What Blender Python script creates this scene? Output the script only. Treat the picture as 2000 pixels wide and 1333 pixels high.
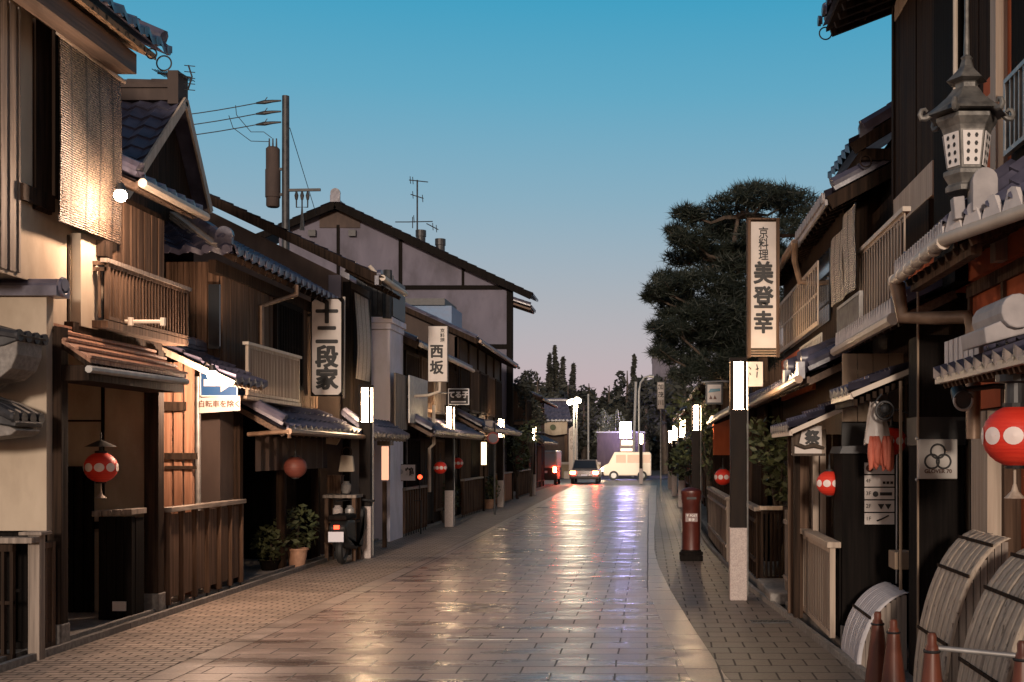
import bpy, math, random
from mathutils import Vector, Matrix
R = math.radians
S = bpy.context.scene
for o in list(bpy.data.objects): bpy.data.objects.remove(o)

# ------------------------------------------------------------------ camera
CAM_H, F, VX, VY = 1.8, 2222.2, 1267.0, 885.0
cd = bpy.data.cameras.new('camera'); co = bpy.data.objects.new('camera', cd)
S.collection.objects.link(co); S.camera = co
co.location = (0, 0, CAM_H); co.rotation_euler = (R(90), 0, 0)
cd.sensor_width = 36; cd.lens = 40; cd.shift_x = -0.1335; cd.shift_y = 0.1093
cd.clip_start = 0.1; cd.clip_end = 3000

# ------------------------------------------------------------------ world: dusk sky (pink belt above the horizon, blue above, afterglow in the west behind the camera)
SUN_EL, SUN_AZ = R(8.5), R(180)
W = bpy.data.worlds.new('World'); S.world = W; W.use_nodes = True
nt = W.node_tree; nt.nodes.clear(); N = nt.nodes.new; L = nt.links.new
out = N('ShaderNodeOutputWorld'); bg = N('ShaderNodeBackground'); bg2 = N('ShaderNodeBackground'); add = N('ShaderNodeAddShader')
tc = N('ShaderNodeTexCoord'); sep = N('ShaderNodeSeparateXYZ'); L(tc.outputs['Generated'], sep.inputs[0])
rp = N('ShaderNodeValToRGB'); L(sep.outputs['Z'], rp.inputs[0])
def ramp(r, stops):
    e = r.color_ramp.elements
    while len(e) < len(stops): e.new(0.5)
    for k, (p, c) in enumerate(stops): e[k].position = p; e[k].color = (*c, 1)
ramp(rp, [(0.0, (.43, .36, .45)), (.055, (.43, .36, .425)), (.13, (.315, .345, .42)), (.215, (.175, .33, .45)),
          (.30, (.065, .31, .47)), (.375, (.005, .275, .46)), (.46, (.006, .09, .18)), (1, (.006, .03, .07))])
glow = N('ShaderNodeMapRange'); L(sep.outputs['Y'], glow.inputs[0])
glow.inputs[1].default_value = 0.1; glow.inputs[2].default_value = -0.9
el = N('ShaderNodeMapRange'); L(sep.outputs['Z'], el.inputs[0]); el.inputs[1].default_value = 0.75; el.inputs[2].default_value = 0.05
gm = N('ShaderNodeMath'); gm.operation = 'MULTIPLY'; L(glow.outputs[0], gm.inputs[0]); L(el.outputs[0], gm.inputs[1])
mx = N('ShaderNodeMix'); mx.data_type = 'RGBA'; L(gm.outputs[0], mx.inputs[0]); L(rp.outputs[0], mx.inputs[6]); mx.inputs[7].default_value = (.80, .52, .36, 1)
L(mx.outputs[2], bg.inputs[0]); bg.inputs[1].default_value = 0.9
sky = N('ShaderNodeTexSky'); sky.sky_type = 'NISHITA'; sky.sun_disc = False; sky.sun_elevation = R(1.0); sky.sun_rotation = SUN_AZ
L(sky.outputs[0], bg2.inputs[0]); bg2.inputs[1].default_value = 0.05
L(bg.outputs[0], add.inputs[0]); L(bg2.outputs[0], add.inputs[1]); L(add.outputs[0], out.inputs[0])
sl = bpy.data.lights.new('sun', 'SUN'); so = bpy.data.objects.new('sun', sl); S.collection.objects.link(so)
sl.energy = 2.05; sl.angle = R(5); sl.color = (1, .82, .67)
so.rotation_euler = Vector((0.0, 1, -math.tan(SUN_EL))).to_track_quat('-Z', 'Y').to_euler()
S.view_settings.view_transform = 'Standard'; S.view_settings.look = 'None'; S.view_settings.exposure = 0.22; S.view_settings.gamma = 1
S.cycles.use_denoising = True; S.cycles.max_bounces = 6; S.cycles.sample_clamp_indirect = 6; S.cycles.caustics_reflective = False
S.cycles.blur_glossy = 0.5

# ------------------------------------------------------------------ helpers
def X_(px, Y): return (px - VX) / F * Y
def Z_(py, Y): return CAM_H + (VY - py) / F * Y
def P(px, py, Y): return Vector((X_(px, Y), Y, Z_(py, Y)))
ORG = {}
C = S.collection
def tag(o, label=None, cat=None, group=None, kind=None):
    if label: o['label'] = label
    if cat: o['category'] = cat
    if group: o['group'] = group
    if kind: o['kind'] = kind
    return o
def thing(name, label, cat, loc=(0, 0, 0), group=None):
    o = bpy.data.objects.new(name, None); C.objects.link(o); o.location = loc; o.empty_display_size = .2
    ORG[o.name] = Vector(loc); return tag(o, label, cat, group)
class MB:
    def __init__(s): s.v = []; s.f = []
    def quad(s, a, b, c, d): s.poly([a, b, c, d])
    def poly(s, pts):
        n = len(s.v); s.v += [Vector(p) for p in pts]; s.f.append(tuple(range(n, n + len(pts))))
    def box(s, x0, x1, y0, y1, z0, z1):
        if x0 > x1: x0, x1 = x1, x0
        if y0 > y1: y0, y1 = y1, y0
        if z0 > z1: z0, z1 = z1, z0
        n = len(s.v)
        s.v += [Vector(p) for p in ((x0, y0, z0), (x1, y0, z0), (x1, y1, z0), (x0, y1, z0), (x0, y0, z1), (x1, y0, z1), (x1, y1, z1), (x0, y1, z1))]
        s.f += [tuple(n + i for i in q) for q in ((0, 3, 2, 1), (4, 5, 6, 7), (0, 1, 5, 4), (1, 2, 6, 5), (2, 3, 7, 6), (3, 0, 4, 7))]
        return s
    def prism(s, pts, ext):                       # polygon extruded by a vector
        ext = Vector(ext); pts = [Vector(p) for p in pts]; n = len(s.v); m = len(pts)
        nor = Vector()
        for i in range(m): nor += (pts[i] - pts[0]).cross(pts[(i + 1) % m] - pts[0])
        if nor.dot(ext) > 0: pts.reverse()
        s.v += pts + [p + ext for p in pts]
        s.f.append(tuple(range(n, n + m))); s.f.append(tuple(range(n + 2 * m - 1, n + m - 1, -1)))
        for i in range(m):
            j = (i + 1) % m; s.f.append((n + j, n + i, n + m + i, n + m + j))
        return s
    def bar(s, p0, p1, w, h, up=(0, 0, 1)):       # rectangular beam
        p0, p1 = Vector(p0), Vector(p1); d = (p1 - p0).normalized(); up = Vector(up)
        if abs(d.dot(up)) > .98: up = Vector((0, 1, 0))
        a = d.cross(up).normalized(); b = a.cross(d)
        a *= w / 2; b *= h / 2
        return s.prism([p0 - a - b, p0 + a - b, p0 + a + b, p0 - a + b], p1 - p0)
    def tube(s, pts, r, n=8, r1=None, cap=True):
        pts = [Vector(p) for p in pts]; m = len(pts); base = len(s.v)
        ref = Vector((.31, .17, .93)); pa = None
        for i, p in enumerate(pts):
            d = (pts[min(i + 1, m - 1)] - pts[max(i - 1, 0)]).normalized()
            if pa is None: a = d.cross(ref if abs(d.dot(ref)) < .9 else Vector((1, 0, 0))).normalized()
            else: a = (pa - d * pa.dot(d)).normalized()
            pa = a; b = d.cross(a)
            rr = r[i] if isinstance(r, (list, tuple)) else (r if r1 is None else r + (r1 - r) * i / max(1, m - 1))
            for k in range(n):
                t = 2 * math.pi * k / n; s.v.append(p + a * (math.cos(t) * rr) + b * (math.sin(t) * rr))
        for i in range(m - 1):
            for k in range(n):
                k2 = (k + 1) % n; q = base + i * n
                s.f.append((q + k, q + k2, q + n + k2, q + n + k))
        if cap: s.f.append(tuple(base + k for k in range(n - 1, -1, -1))); s.f.append(tuple(base + (m - 1) * n + k for k in range(n)))
        return s
    def lathe(s, c, prof, n=20, a0=0.0):
        c = Vector(c); base = len(s.v); m = len(prof)
        for r, z in prof:
            for k in range(n):
                t = a0 + 2 * math.pi * k / n; s.v.append(c + Vector((r * math.cos(t), r * math.sin(t), z)))
        for i in range(m - 1):
            for k in range(n):
                k2 = (k + 1) % n; q = base + i * n; s.f.append((q + k, q + k2, q + n + k2, q + n + k))
        s.f.append(tuple(base + k for k in range(n - 1, -1, -1))); s.f.append(tuple(base + (m - 1) * n + k for k in range(n)))
        return s
    def sphere(s, c, r, n=16, sx=1, sy=1, sz=1):
        c = Vector(c); base = len(s.v); m = n // 2
        for i in range(m + 1):
            a = -math.pi / 2 + math.pi * i / m; rr = max(math.cos(a), .02) * r; z = math.sin(a) * r
            for k in range(n):
                t = 2 * math.pi * k / n; s.v.append(c + Vector((rr * math.cos(t) * sx, rr * math.sin(t) * sy, z * sz)))
        for i in range(m):
            for k in range(n):
                k2 = (k + 1) % n; q = base + i * n; s.f.append((q + k, q + k2, q + n + k2, q + n + k))
        s.f.append(tuple(base + k for k in range(n - 1, -1, -1))); s.f.append(tuple(base + m * n + k for k in range(n)))
        return s
    def ring(s, c, R0, r, axis='Y', n=24, m=8):
        c = Vector(c); ax = {'X': (Vector((0, 1, 0)), Vector((0, 0, 1)), Vector((1, 0, 0))), 'Y': (Vector((1, 0, 0)), Vector((0, 0, 1)), Vector((0, 1, 0))), 'Z': (Vector((1, 0, 0)), Vector((0, 1, 0)), Vector((0, 0, 1)))}[axis]
        base = len(s.v)
        for i in range(n):
            t = 2 * math.pi * i / n; d = ax[0] * math.cos(t) + ax[1] * math.sin(t)
            for k in range(m):
                u = 2 * math.pi * k / m; s.v.append(c + d * (R0 + r * math.cos(u)) + ax[2] * (r * math.sin(u)))
        for i in range(n):
            for k in range(m):
                i2, k2 = (i + 1) % n, (k + 1) % m
                s.f.append((base + i * m + k, base + i2 * m + k, base + i2 * m + k2, base + i * m + k2))
        return s
    def grid(s, rows):                            # rows of points -> sheet
        base = len(s.v); w = len(rows[0])
        for r in rows: s.v += [Vector(p) for p in r]
        for i in range(len(rows) - 1):
            for k in range(w - 1):
                q = base + i * w + k; s.f.append((q, q + 1, q + w + 1, q + w))
        return s
    def disc(s, c, r, axis='Y', n=20, t=.01):
        c = Vector(c); ax = {'X': ((0, 1, 0), (0, 0, 1), (1, 0, 0)), 'Y': ((1, 0, 0), (0, 0, 1), (0, 1, 0)), 'Z': ((1, 0, 0), (0, 1, 0), (0, 0, 1))}[axis]
        a, b, d = (Vector(q) for q in ax)
        return s.prism([c + a * (r * math.cos(2 * math.pi * k / n)) + b * (r * math.sin(2 * math.pi * k / n)) for k in range(n)], d * t)
    def build(s, name, mat, parent=None, origin=None, smooth=False, bevel=0, label=None):
        org = Vector(origin) if origin is not None else (ORG[parent.name] if parent else Vector())
        me = bpy.data.meshes.new(name); me.from_pydata([tuple(v - org) for v in s.v], [], s.f); me.update()
        o = bpy.data.objects.new(name, me); C.objects.link(o); me.materials.append(mat)
        if parent: o.parent = parent
        else: o.location = org
        ORG[o.name] = org
        if smooth:
            for p in me.polygons: p.use_smooth = True
            if smooth != 'all':
                md = None
                try: me.set_sharp_from_angle(angle=R(40))
                except Exception: pass
        if bevel:
            b = o.modifiers.new('bevel', 'BEVEL'); b.width = bevel; b.segments = 2; b.limit_method = 'ANGLE'
        if label: o['label'] = label
        return o
def children(o): return [c for c in bpy.data.objects if c.parent == o]
KIDS = {}
def copy_tree(o, parent=None, loc=None, label=None, rotz=None):
    c = o.copy(); C.objects.link(c)
    if parent is not None: c.parent = parent
    if loc is not None: c.location = loc
    if rotz is not None: c.rotation_euler = (0, 0, rotz)
    if label: c['label'] = label
    if loc is not None: ORG[c.name] = Vector(loc)
    for ch in children(o): copy_tree(ch, c)
    return c

# ------------------------------------------------------------------ materials
def mat(name, col, rough=.6, metal=0, emit=None, es=0, spec=.5):
    m = bpy.data.materials.new(name); m.use_nodes = True; b = m.node_tree.nodes['Principled BSDF']
    b.inputs['Base Color'].default_value = (*col, 1); b.inputs['Roughness'].default_value = rough; b.inputs['Metallic'].default_value = metal
    b.inputs['Specular IOR Level'].default_value = spec
    if emit: b.inputs['Emission Color'].default_value = (*emit, 1); b.inputs['Emission Strength'].default_value = es
    return m
def noisy(name, c1, c2, scale=(6, 6, 6), rough=(.5, .8), bump=.2, detail=6, c3=None, spec=.4, dist=.02, contrast=(.35, .65), metal=0, local=False, c3s=(1.1, 1.1, .55), c3r=(.46, .70)):
    m = mat(name, c1, spec=spec, metal=metal); t = m.node_tree; b = t.nodes['Principled BSDF']; n = t.nodes.new; l = t.links.new
    if local: g = n('ShaderNodeTexCoord'); src = g.outputs['Object']
    else: g = n('ShaderNodeNewGeometry'); src = g.outputs['Position']
    mp = n('ShaderNodeMapping'); mp.inputs['Scale'].default_value = scale; l(src, mp.inputs[0])
    no = n('ShaderNodeTexNoise'); no.inputs['Scale'].default_value = 1; no.inputs['Detail'].default_value = detail; l(mp.outputs[0], no.inputs[0])
    r = n('ShaderNodeValToRGB'); l(no.outputs[0], r.inputs[0]); r.color_ramp.elements[0].color = (*c1, 1); r.color_ramp.elements[1].color = (*c2, 1)
    r.color_ramp.elements[0].position, r.color_ramp.elements[1].position = contrast
    colour = r.outputs[0]
    if c3:                                        # larger stains
        n2 = n('ShaderNodeTexNoise'); n2.inputs['Scale'].default_value = 1; n2.inputs['Detail'].default_value = 7; n2.inputs['Roughness'].default_value = .6; m2 = n('ShaderNodeMapping'); m2.inputs['Scale'].default_value = c3s; l(src, m2.inputs[0]); l(m2.outputs[0], n2.inputs[0])
        r2 = n('ShaderNodeMapRange'); r2.inputs[1].default_value, r2.inputs[2].default_value = c3r; l(n2.outputs[0], r2.inputs[0])
        mx = n('ShaderNodeMix'); mx.data_type = 'RGBA'; l(r2.outputs[0], mx.inputs[0]); l(colour, mx.inputs[6]); mx.inputs[7].default_value = (*c3, 1); colour = mx.outputs[2]
    l(colour, b.inputs['Base Color'])
    rr = n('ShaderNodeMapRange'); rr.inputs[3].default_value, rr.inputs[4].default_value = rough; l(no.outputs[0], rr.inputs[0]); l(rr.outputs[0], b.inputs['Roughness'])
    if bump:
        bp = n('ShaderNodeBump'); bp.inputs['Strength'].default_value = bump; bp.inputs['Distance'].default_value = dist; l(no.outputs[0], bp.inputs['Height']); l(bp.outputs[0], b.inputs['Normal'])
    return m
VW = (28, 28, 1.1)                                # grain running up and down
HW = (28, 1.1, 28)                                # grain running along the street
M = {}
M['dark'] = noisy('dark_wood', (.014, .009, .0065), (.042, .026, .018), VW, (.75, .95), .35, spec=.12)
M['darkh'] = noisy('dark_wood_along', (.014, .009, .0065), (.040, .025, .018), HW, (.75, .95), .3, spec=.12)
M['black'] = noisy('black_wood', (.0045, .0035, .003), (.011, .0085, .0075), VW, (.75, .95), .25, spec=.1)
M['brown'] = noisy('brown_wood', (.060, .036, .024), (.15, .094, .064), VW, (.75, .95), .35, spec=.18)
M['brownh'] = noisy('brown_wood_along', (.075, .046, .031), (.15, .095, .065), HW, (.5, .75), .3)
M['red'] = noisy('red_cedar', (.21, .10, .060), (.36, .19, .12), VW, (.45, .7), .3)
M['grey'] = noisy('weathered_wood', (.15, .12, .10), (.30, .245, .205), VW, (.6, .85), .4)
M['greyh'] = noisy('weathered_wood_along', (.16, .13, .11), (.30, .25, .21), (3, 3, 30), (.6, .85), .3)
M['pale'] = noisy('pale_wood', (.34, .26, .20), (.48, .39, .31), VW, (.5, .8), .3)
M['beige'] = noisy('beige_plaster', (.42, .345, .265), (.48, .40, .31), (5, 5, 2), (.8, .95), .08, c3=(.27, .215, .16))
M['tan'] = noisy('tan_plaster', (.24, .175, .12), (.30, .22, .155), (5, 5, 2), (.8, .95), .08, c3=(.19, .14, .10))
M['white'] = noisy('white_plaster', (.74, .70, .80), (.80, .76, .86), (4, 4, 1.2), (.8, .95), .06, c3=(.48, .45, .47))
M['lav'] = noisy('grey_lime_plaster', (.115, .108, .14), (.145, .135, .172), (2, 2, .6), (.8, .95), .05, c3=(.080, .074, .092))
M['brownwall'] = noisy('brown_plaster', (.055, .038, .032), (.085, .06, .05), (6, 6, 1.5), (.7, .9), .1, c3=(.045, .031, .027))
M['orange'] = noisy('red_ochre_plaster', (.48, .11, .038), (.58, .145, .052), (6, 6, 2), (.8, .95), .1, c3=(.38, .085, .032))
M['tile'] = noisy('roof_tile', (.038, .037, .058), (.105, .098, .14), (5.2, 5.2, 5.2), (.2, .5), .35, spec=.75, contrast=(.3, .7))
M['tilepale'] = noisy('lit_pale_tile_edge', (.30, .28, .285), (.42, .39, .39), (8, 8, 8), (.5, .8), .2)  # paler tile copy: stands in for light on tile edges and ends
M['fang'] = noisy('lit_white_tile_edge', (.52, .48, .47), (.66, .61, .59), (8, 8, 8), (.6, .85), .2)  # white stands in for light on the tiles' front edges
M['metal'] = noisy('painted_steel', (.03, .03, .032), (.06, .06, .062), (9, 9, 9), (.35, .6), .05, metal=.4)
M['galv'] = noisy('galvanised_steel', (.30, .29, .28), (.42, .41, .40), (9, 9, 9), (.35, .6), .05, metal=.6)
M['cream'] = noisy('cream_metal', (.50, .42, .34), (.58, .50, .42), (9, 9, 3), (.4, .6), .05)
M['copper'] = noisy('copper_gutter', (.15, .095, .062), (.24, .16, .11), (9, 9, 9), (.35, .6), .1, metal=.3)
M['bronze'] = noisy('aged_bronze', (.10, .095, .09), (.20, .19, .175), (14, 14, 14), (.35, .6), .3, metal=.3)
M['granite'] = noisy('pale_granite', (.36, .30, .28), (.50, .43, .40), (60, 60, 60), (.6, .8), .15, detail=3)
M['stone'] = noisy('grey_stone', (.16, .145, .135), (.27, .25, .23), (22, 22, 22), (.55, .85), .3, c3=(.12, .105, .095))
M['post'] = noisy('lamp_post_paint', (.010, .007, .006), (.020, .014, .011), (10, 10, 2), (.6, .8), .08, spec=.15)
M['paper'] = noisy('sign_board_white', (.56, .50, .46), (.62, .56, .52), (5, 5, 5), (.5, .7), .03)
M['ink'] = mat('black_ink', (.010, .009, .009), .6)
M['inkbrown'] = mat('brown_ink', (.08, .03, .02), .6)
M['whitepaint'] = mat('white_paint', (.72, .68, .66), .5)
M['lampglass'] = mat('lit_lamp_panel', (.8, .7, .6), .4, emit=(1, .68, .39), es=95)
M['globe'] = mat('lit_globe', (.9, .85, .8), .3, emit=(1, .86, .70), es=60)
M['farglobe'] = mat('far_lit_globe', (.9, .85, .8), .3, emit=(1, .90, .66), es=9)
M['redpaper'] = noisy('red_lantern_paper', (.62, .030, .016), (.72, .045, .022), (3, 3, 60), (.45, .6), .2, local=True)
M['dimpaper'] = noisy('unlit_lantern_paper', (.13, .035, .025), (.17, .05, .035), (3, 3, 60), (.5, .6), .2, local=True)
M['whitedot'] = mat('lantern_white_dot', (.78, .66, .62), .5)
M['postbox'] = noisy('red_cast_iron', (.050, .009, .006), (.080, .014, .009), (9, 9, 5), (.3, .5), .08, spec=.6)
M['conebrown'] = noisy('brown_resin', (.085, .024, .014), (.135, .040, .022), (12, 12, 4), (.35, .55), .06)
M['terra'] = noisy('terracotta', (.42, .24, .16), (.52, .32, .22), (14, 14, 14), (.6, .8), .1)
M['leaf'] = noisy('leaves', (.030, .040, .018), (.075, .088, .036), (3, 3, 3), (.5, .7), 0, contrast=(.3, .7))
M['pine'] = noisy('pine_needles', (.006, .010, .007), (.017, .023, .014), (1.6, 1.6, 1.6), (.5, .7), 0, contrast=(.3, .7))
M['farleaf'] = noisy('far_leaves', (.020, .022, .018), (.045, .046, .034), (.5, .5, .5), (.6, .8), 0)
M['bark'] = noisy('bark', (.035, .026, .020), (.085, .062, .046), (14, 14, 4), (.7, .9), .6)
M['rubber'] = mat('black_rubber', (.012, .012, .012), .6)
M['glass'] = mat('dark_glass', (.020, .024, .030), .08, spec=.8)
M['blueroof'] = noisy('blue_sheet_roofing', (.03, .085, .20), (.055, .14, .28), (5, 40, 5), (.3, .5), .1)
M['tail'] = mat('lit_tail_lamp', (.5, .02, .01), .3, emit=(1, .08, .03), es=190)
M['head'] = mat('lit_head_lamp', (.9, .8, .7), .3, emit=(1, .62, .38), es=55)
M['tailsmall'] = mat('small_red_lens', (.5, .02, .01), .3, emit=(1, .06, .02), es=4)
M['plate'] = mat('number_plate', (.55, .55, .62), .5)

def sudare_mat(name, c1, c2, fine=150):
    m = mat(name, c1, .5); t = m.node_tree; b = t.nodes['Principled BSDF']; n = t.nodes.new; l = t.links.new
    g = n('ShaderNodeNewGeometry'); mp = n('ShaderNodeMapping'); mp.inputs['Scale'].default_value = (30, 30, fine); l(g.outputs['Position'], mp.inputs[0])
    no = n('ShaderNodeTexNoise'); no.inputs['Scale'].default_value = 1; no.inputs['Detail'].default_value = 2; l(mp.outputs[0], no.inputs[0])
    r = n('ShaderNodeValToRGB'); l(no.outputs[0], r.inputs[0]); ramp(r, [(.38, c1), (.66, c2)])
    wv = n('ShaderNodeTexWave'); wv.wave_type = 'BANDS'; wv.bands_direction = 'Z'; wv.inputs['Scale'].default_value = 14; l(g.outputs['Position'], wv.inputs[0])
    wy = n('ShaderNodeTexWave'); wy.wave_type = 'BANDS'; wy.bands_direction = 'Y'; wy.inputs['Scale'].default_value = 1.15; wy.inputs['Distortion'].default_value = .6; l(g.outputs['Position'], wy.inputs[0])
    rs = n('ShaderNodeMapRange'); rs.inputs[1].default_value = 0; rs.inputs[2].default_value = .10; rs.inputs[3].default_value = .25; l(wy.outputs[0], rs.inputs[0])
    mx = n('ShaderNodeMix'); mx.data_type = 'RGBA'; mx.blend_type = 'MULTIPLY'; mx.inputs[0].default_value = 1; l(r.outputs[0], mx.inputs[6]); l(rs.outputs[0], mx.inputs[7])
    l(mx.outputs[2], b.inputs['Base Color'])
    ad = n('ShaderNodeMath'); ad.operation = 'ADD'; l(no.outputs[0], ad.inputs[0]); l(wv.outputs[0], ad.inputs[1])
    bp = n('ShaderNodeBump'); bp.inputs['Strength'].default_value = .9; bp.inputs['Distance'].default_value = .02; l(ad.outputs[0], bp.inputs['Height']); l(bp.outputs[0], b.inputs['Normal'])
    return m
M['sudare'] = sudare_mat('reed_blind', (.028, .018, .013), (.38, .265, .19), 110)  # strong contrast paints the reeds' lamplit sparkle into the colour
M['sudare2'] = sudare_mat('pale_reed_blind', (.34, .27, .21), (.56, .46, .37), 160)

def paving(name, bw, rh, c1, c2, mortar, rough, msize=.012, bump=.5, offset=.5, streak=True, spec=.5, swap=False, mottled=None):
    m = mat(name, c1, spec=spec); t = m.node_tree; b = t.nodes['Principled BSDF']; n = t.nodes.new; l = t.links.new
    g = n('ShaderNodeNewGeometry'); mp = n('ShaderNodeMapping'); l(g.outputs['Position'], mp.inputs[0])
    if swap: mp.inputs['Rotation'].default_value = (0, 0, R(90))
    nd = n('ShaderNodeTexNoise'); nd.inputs['Scale'].default_value = 1.6; nd.inputs['Detail'].default_value = 4; l(g.outputs['Position'], nd.inputs[0])
    va = n('ShaderNodeVectorMath'); va.operation = 'MULTIPLY_ADD'; l(nd.outputs['Color'], va.inputs[0]); va.inputs[1].default_value = (.03, .03, 0); l(mp.outputs[0], va.inputs[2])
    br = n('ShaderNodeTexBrick'); l(va.outputs[0], br.inputs[0]); br.offset = offset
    br.inputs['Scale'].default_value = 1; br.inputs['Brick Width'].default_value = bw; br.inputs['Row Height'].default_value = rh
    br.inputs['Mortar Size'].default_value = msize; br.inputs['Mortar Smooth'].default_value = .3; br.inputs['Bias'].default_value = 0
    br.inputs['Color1'].default_value = (*c1, 1); br.inputs['Color2'].default_value = (*c2, 1); br.inputs['Mortar'].default_value = (*mortar, 1); br.squash = 1
    ms = n('ShaderNodeMapping'); ms.inputs['Scale'].default_value = (.7, 2.6, 1); l(g.outputs['Position'], ms.inputs[0])
    ns = n('ShaderNodeTexNoise'); ns.inputs['Scale'].default_value = 1; ns.inputs['Detail'].default_value = 5; ns.inputs['Roughness'].default_value = .62; l(ms.outputs[0], ns.inputs[0])
    nf = n('ShaderNodeTexNoise'); nf.inputs['Scale'].default_value = 38; nf.inputs['Detail'].default_value = 4; l(g.outputs['Position'], nf.inputs[0])
    r1 = n('ShaderNodeMapRange'); r1.inputs[1].default_value = .3; r1.inputs[2].default_value = .7; r1.inputs[3].default_value = .62; r1.inputs[4].default_value = 1.25; l(ns.outputs[0], r1.inputs[0])
    r2 = n('ShaderNodeMapRange'); r2.inputs[1].default_value = .25; r2.inputs[2].default_value = .75; r2.inputs[3].default_value = .75; r2.inputs[4].default_value = 1.2; l(nf.outputs[0], r2.inputs[0])
    mu = n('ShaderNodeMath'); mu.operation = 'MULTIPLY'; l(r1.outputs[0], mu.inputs[0]); l(r2.outputs[0], mu.inputs[1])
    mx = n('ShaderNodeMix'); mx.data_type = 'RGBA'; mx.blend_type = 'MULTIPLY'; mx.inputs[0].default_value = 1; l(br.outputs[0], mx.inputs[6]); l(mu.outputs[0], mx.inputs[7])
    l(mx.outputs[2], b.inputs['Base Color'])
    rr = n('ShaderNodeMapRange'); rr.inputs[1].default_value = .3; rr.inputs[2].default_value = .72; rr.inputs[3].default_value = rough[0]; rr.inputs[4].default_value = rough[1]; l(ns.outputs[0], rr.inputs[0])
    ra = n('ShaderNodeMath'); ra.operation = 'MULTIPLY_ADD'; l(br.outputs['Fac'], ra.inputs[0]); ra.inputs[1].default_value = .3; l(rr.outputs[0], ra.inputs[2]); l(ra.outputs[0], b.inputs['Roughness'])
    h = n('ShaderNodeMath'); h.operation = 'MULTIPLY_ADD'; l(br.outputs['Fac'], h.inputs[0]); h.inputs[1].default_value = -1; 
    h2 = n('ShaderNodeMath'); h2.operation = 'MULTIPLY'; h2.inputs[1].default_value = .35; l(nf.outputs[0], h2.inputs[0]); l(h2.outputs[0], h.inputs[2])
    bp = n('ShaderNodeBump'); bp.inputs['Strength'].default_value = bump; bp.inputs['Distance'].default_value = .008; l(h.outputs[0], bp.inputs['Height']); l(bp.outputs[0], b.inputs['Normal'])
    return m
M['road'] = paving('road_setts', .52, .30, (.46, .335, .28), (.29, .21, .175), (.055, .04, .034), (.17, .48), .009, .5)
M['walkr'] = paving('grey_pavers', .30, .30, (.20, .16, .135), (.155, .125, .105), (.05, .04, .034), (.38, .6), .010, .5)
M['walkl'] = paving('small_brown_pavers', .20, .10, (.43, .33, .26), (.33, .25, .195), (.11, .08, .062), (.5, .75), .012, .7)
M['border'] = paving('border_stones', .9, .6, (.42, .335, .285), (.37, .295, .25), (.06, .045, .04), (.25, .45), .012, .4, swap=True)
M['ground'] = noisy('dark_earth', (.05, .042, .036), (.085, .07, .06), (5, 5, 5), (.7, .9), .3)
M['asphalt'] = noisy('asphalt', (.045, .042, .042), (.075, .07, .07), (30, 30, 30), (.3, .55), .2)

# ------------------------------------------------------------------ ground, road, pavements
def strip(name, left, right, z, m, label=None):
    mb = MB(); rows = []
    for (y, a), (_, b) in zip(left, right): rows.append([(a, y, z), (b, y, z)])
    mb.grid(rows); o = mb.build(name, m); o['kind'] = 'structure'
    if label: o['label'] = label
    return o
def lerp_line(pts, ys):
    res = []
    for y in ys:
        for (ya, xa), (yb, xb) in zip(pts, pts[1:]):
            if ya <= y <= yb: res.append((y, xa + (xb - xa) * (y - ya) / (yb - ya))); break
    return res
YS = [2 + .8 * k for k in range(76)] + [63]
RE = [(0, 1.0), (7, .62), (9, .33), (12, .14), (15, -.02), (18, -.14), (21, -.20), (27, -.17), (35, -.08), (50, .02), (64, .15)]
LE = [(0, -3.9), (9, -3.78), (13.5, -3.70), (19.5, -3.52), (27, -3.55), (40, -3.72), (64, -3.9)]
re, le = lerp_line(RE, YS), lerp_line(LE, YS)
g = MB(); g.quad((-400, -60, -.05), (400, -60, -.05), (400, 1200, -.05), (-400, 1200, -.05)); g.build('ground', M['ground'])['kind'] = 'structure'
strip('road', le, re, 0, M['road'])
strip('road_border', re, [(y, x + .30) for y, x in re], .004, M['border'])
strip('road_border', [(y, x - .24) for y, x in le], le, .004, M['border'])
strip('pavement', [(y, -5.28) for y in YS], [(y, x - .24) for y, x in le], .008, M['walkl'])
RG = lerp_line([(0, 2.3), (9, 1.74), (15, 1.34), (22, 1.14), (30, 1.22), (64, 1.3)], YS)
strip('pavement', [(y, x + .30) for y, x in re], RG, .008, M['walkr'])
strip('house_forecourt', [(y, -9) for y in YS], [(y, -5.52) for y in YS], .02, M['stone'])
strip('house_forecourt', [(y, x + .16) for y, x in RG], [(y, 8) for y in YS], .02, M['stone'])
strip('cross_road', [(63, -40), (78, -40)], [(63, 40), (78, 40)], -.004, M['asphalt'])
for side, base in (('l', [(y, -5.40) for y in YS]), ('r', [(y, x + .08) for y, x in RG])):
    for off in (-.09, .09):
        mb = MB()
        pts = [(x + off, y) for y, x in base]
        for (xa, ya), (xb, yb) in zip(pts[::2], pts[2::2]):
            mb.bar((xa, ya + .006, .02), (xb, yb - .006, .02), .055, .10)
        mb.build('gutter_kerb', M['stone'])['kind'] = 'structure'
t = thing('drain_cover', 'dark grated drain cover set in the right pavement by the gutter', 'drain cover', (1.45, 12.05, .012))
m = MB()
for k in range(9): m.box(1.10 + .055 * k, 1.135 + .055 * k, 11.98, 12.12, .010, .018)
m.box(1.08, 1.60, 11.96, 11.98, .010, .018); m.box(1.08, 1.60, 12.12, 12.14, .010, .018); m.build('grate', M['metal'], t)
t = thing('road_plate', 'long narrow pale steel joint plate lying across the setts', 'plate', (-1.4, 10.95, .004)); m = MB(); m.box(X_(872, 10.95), X_(1032, 10.95), 10.93, 10.97, .003, .008); m.build('plate', M['galv'], t)
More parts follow.
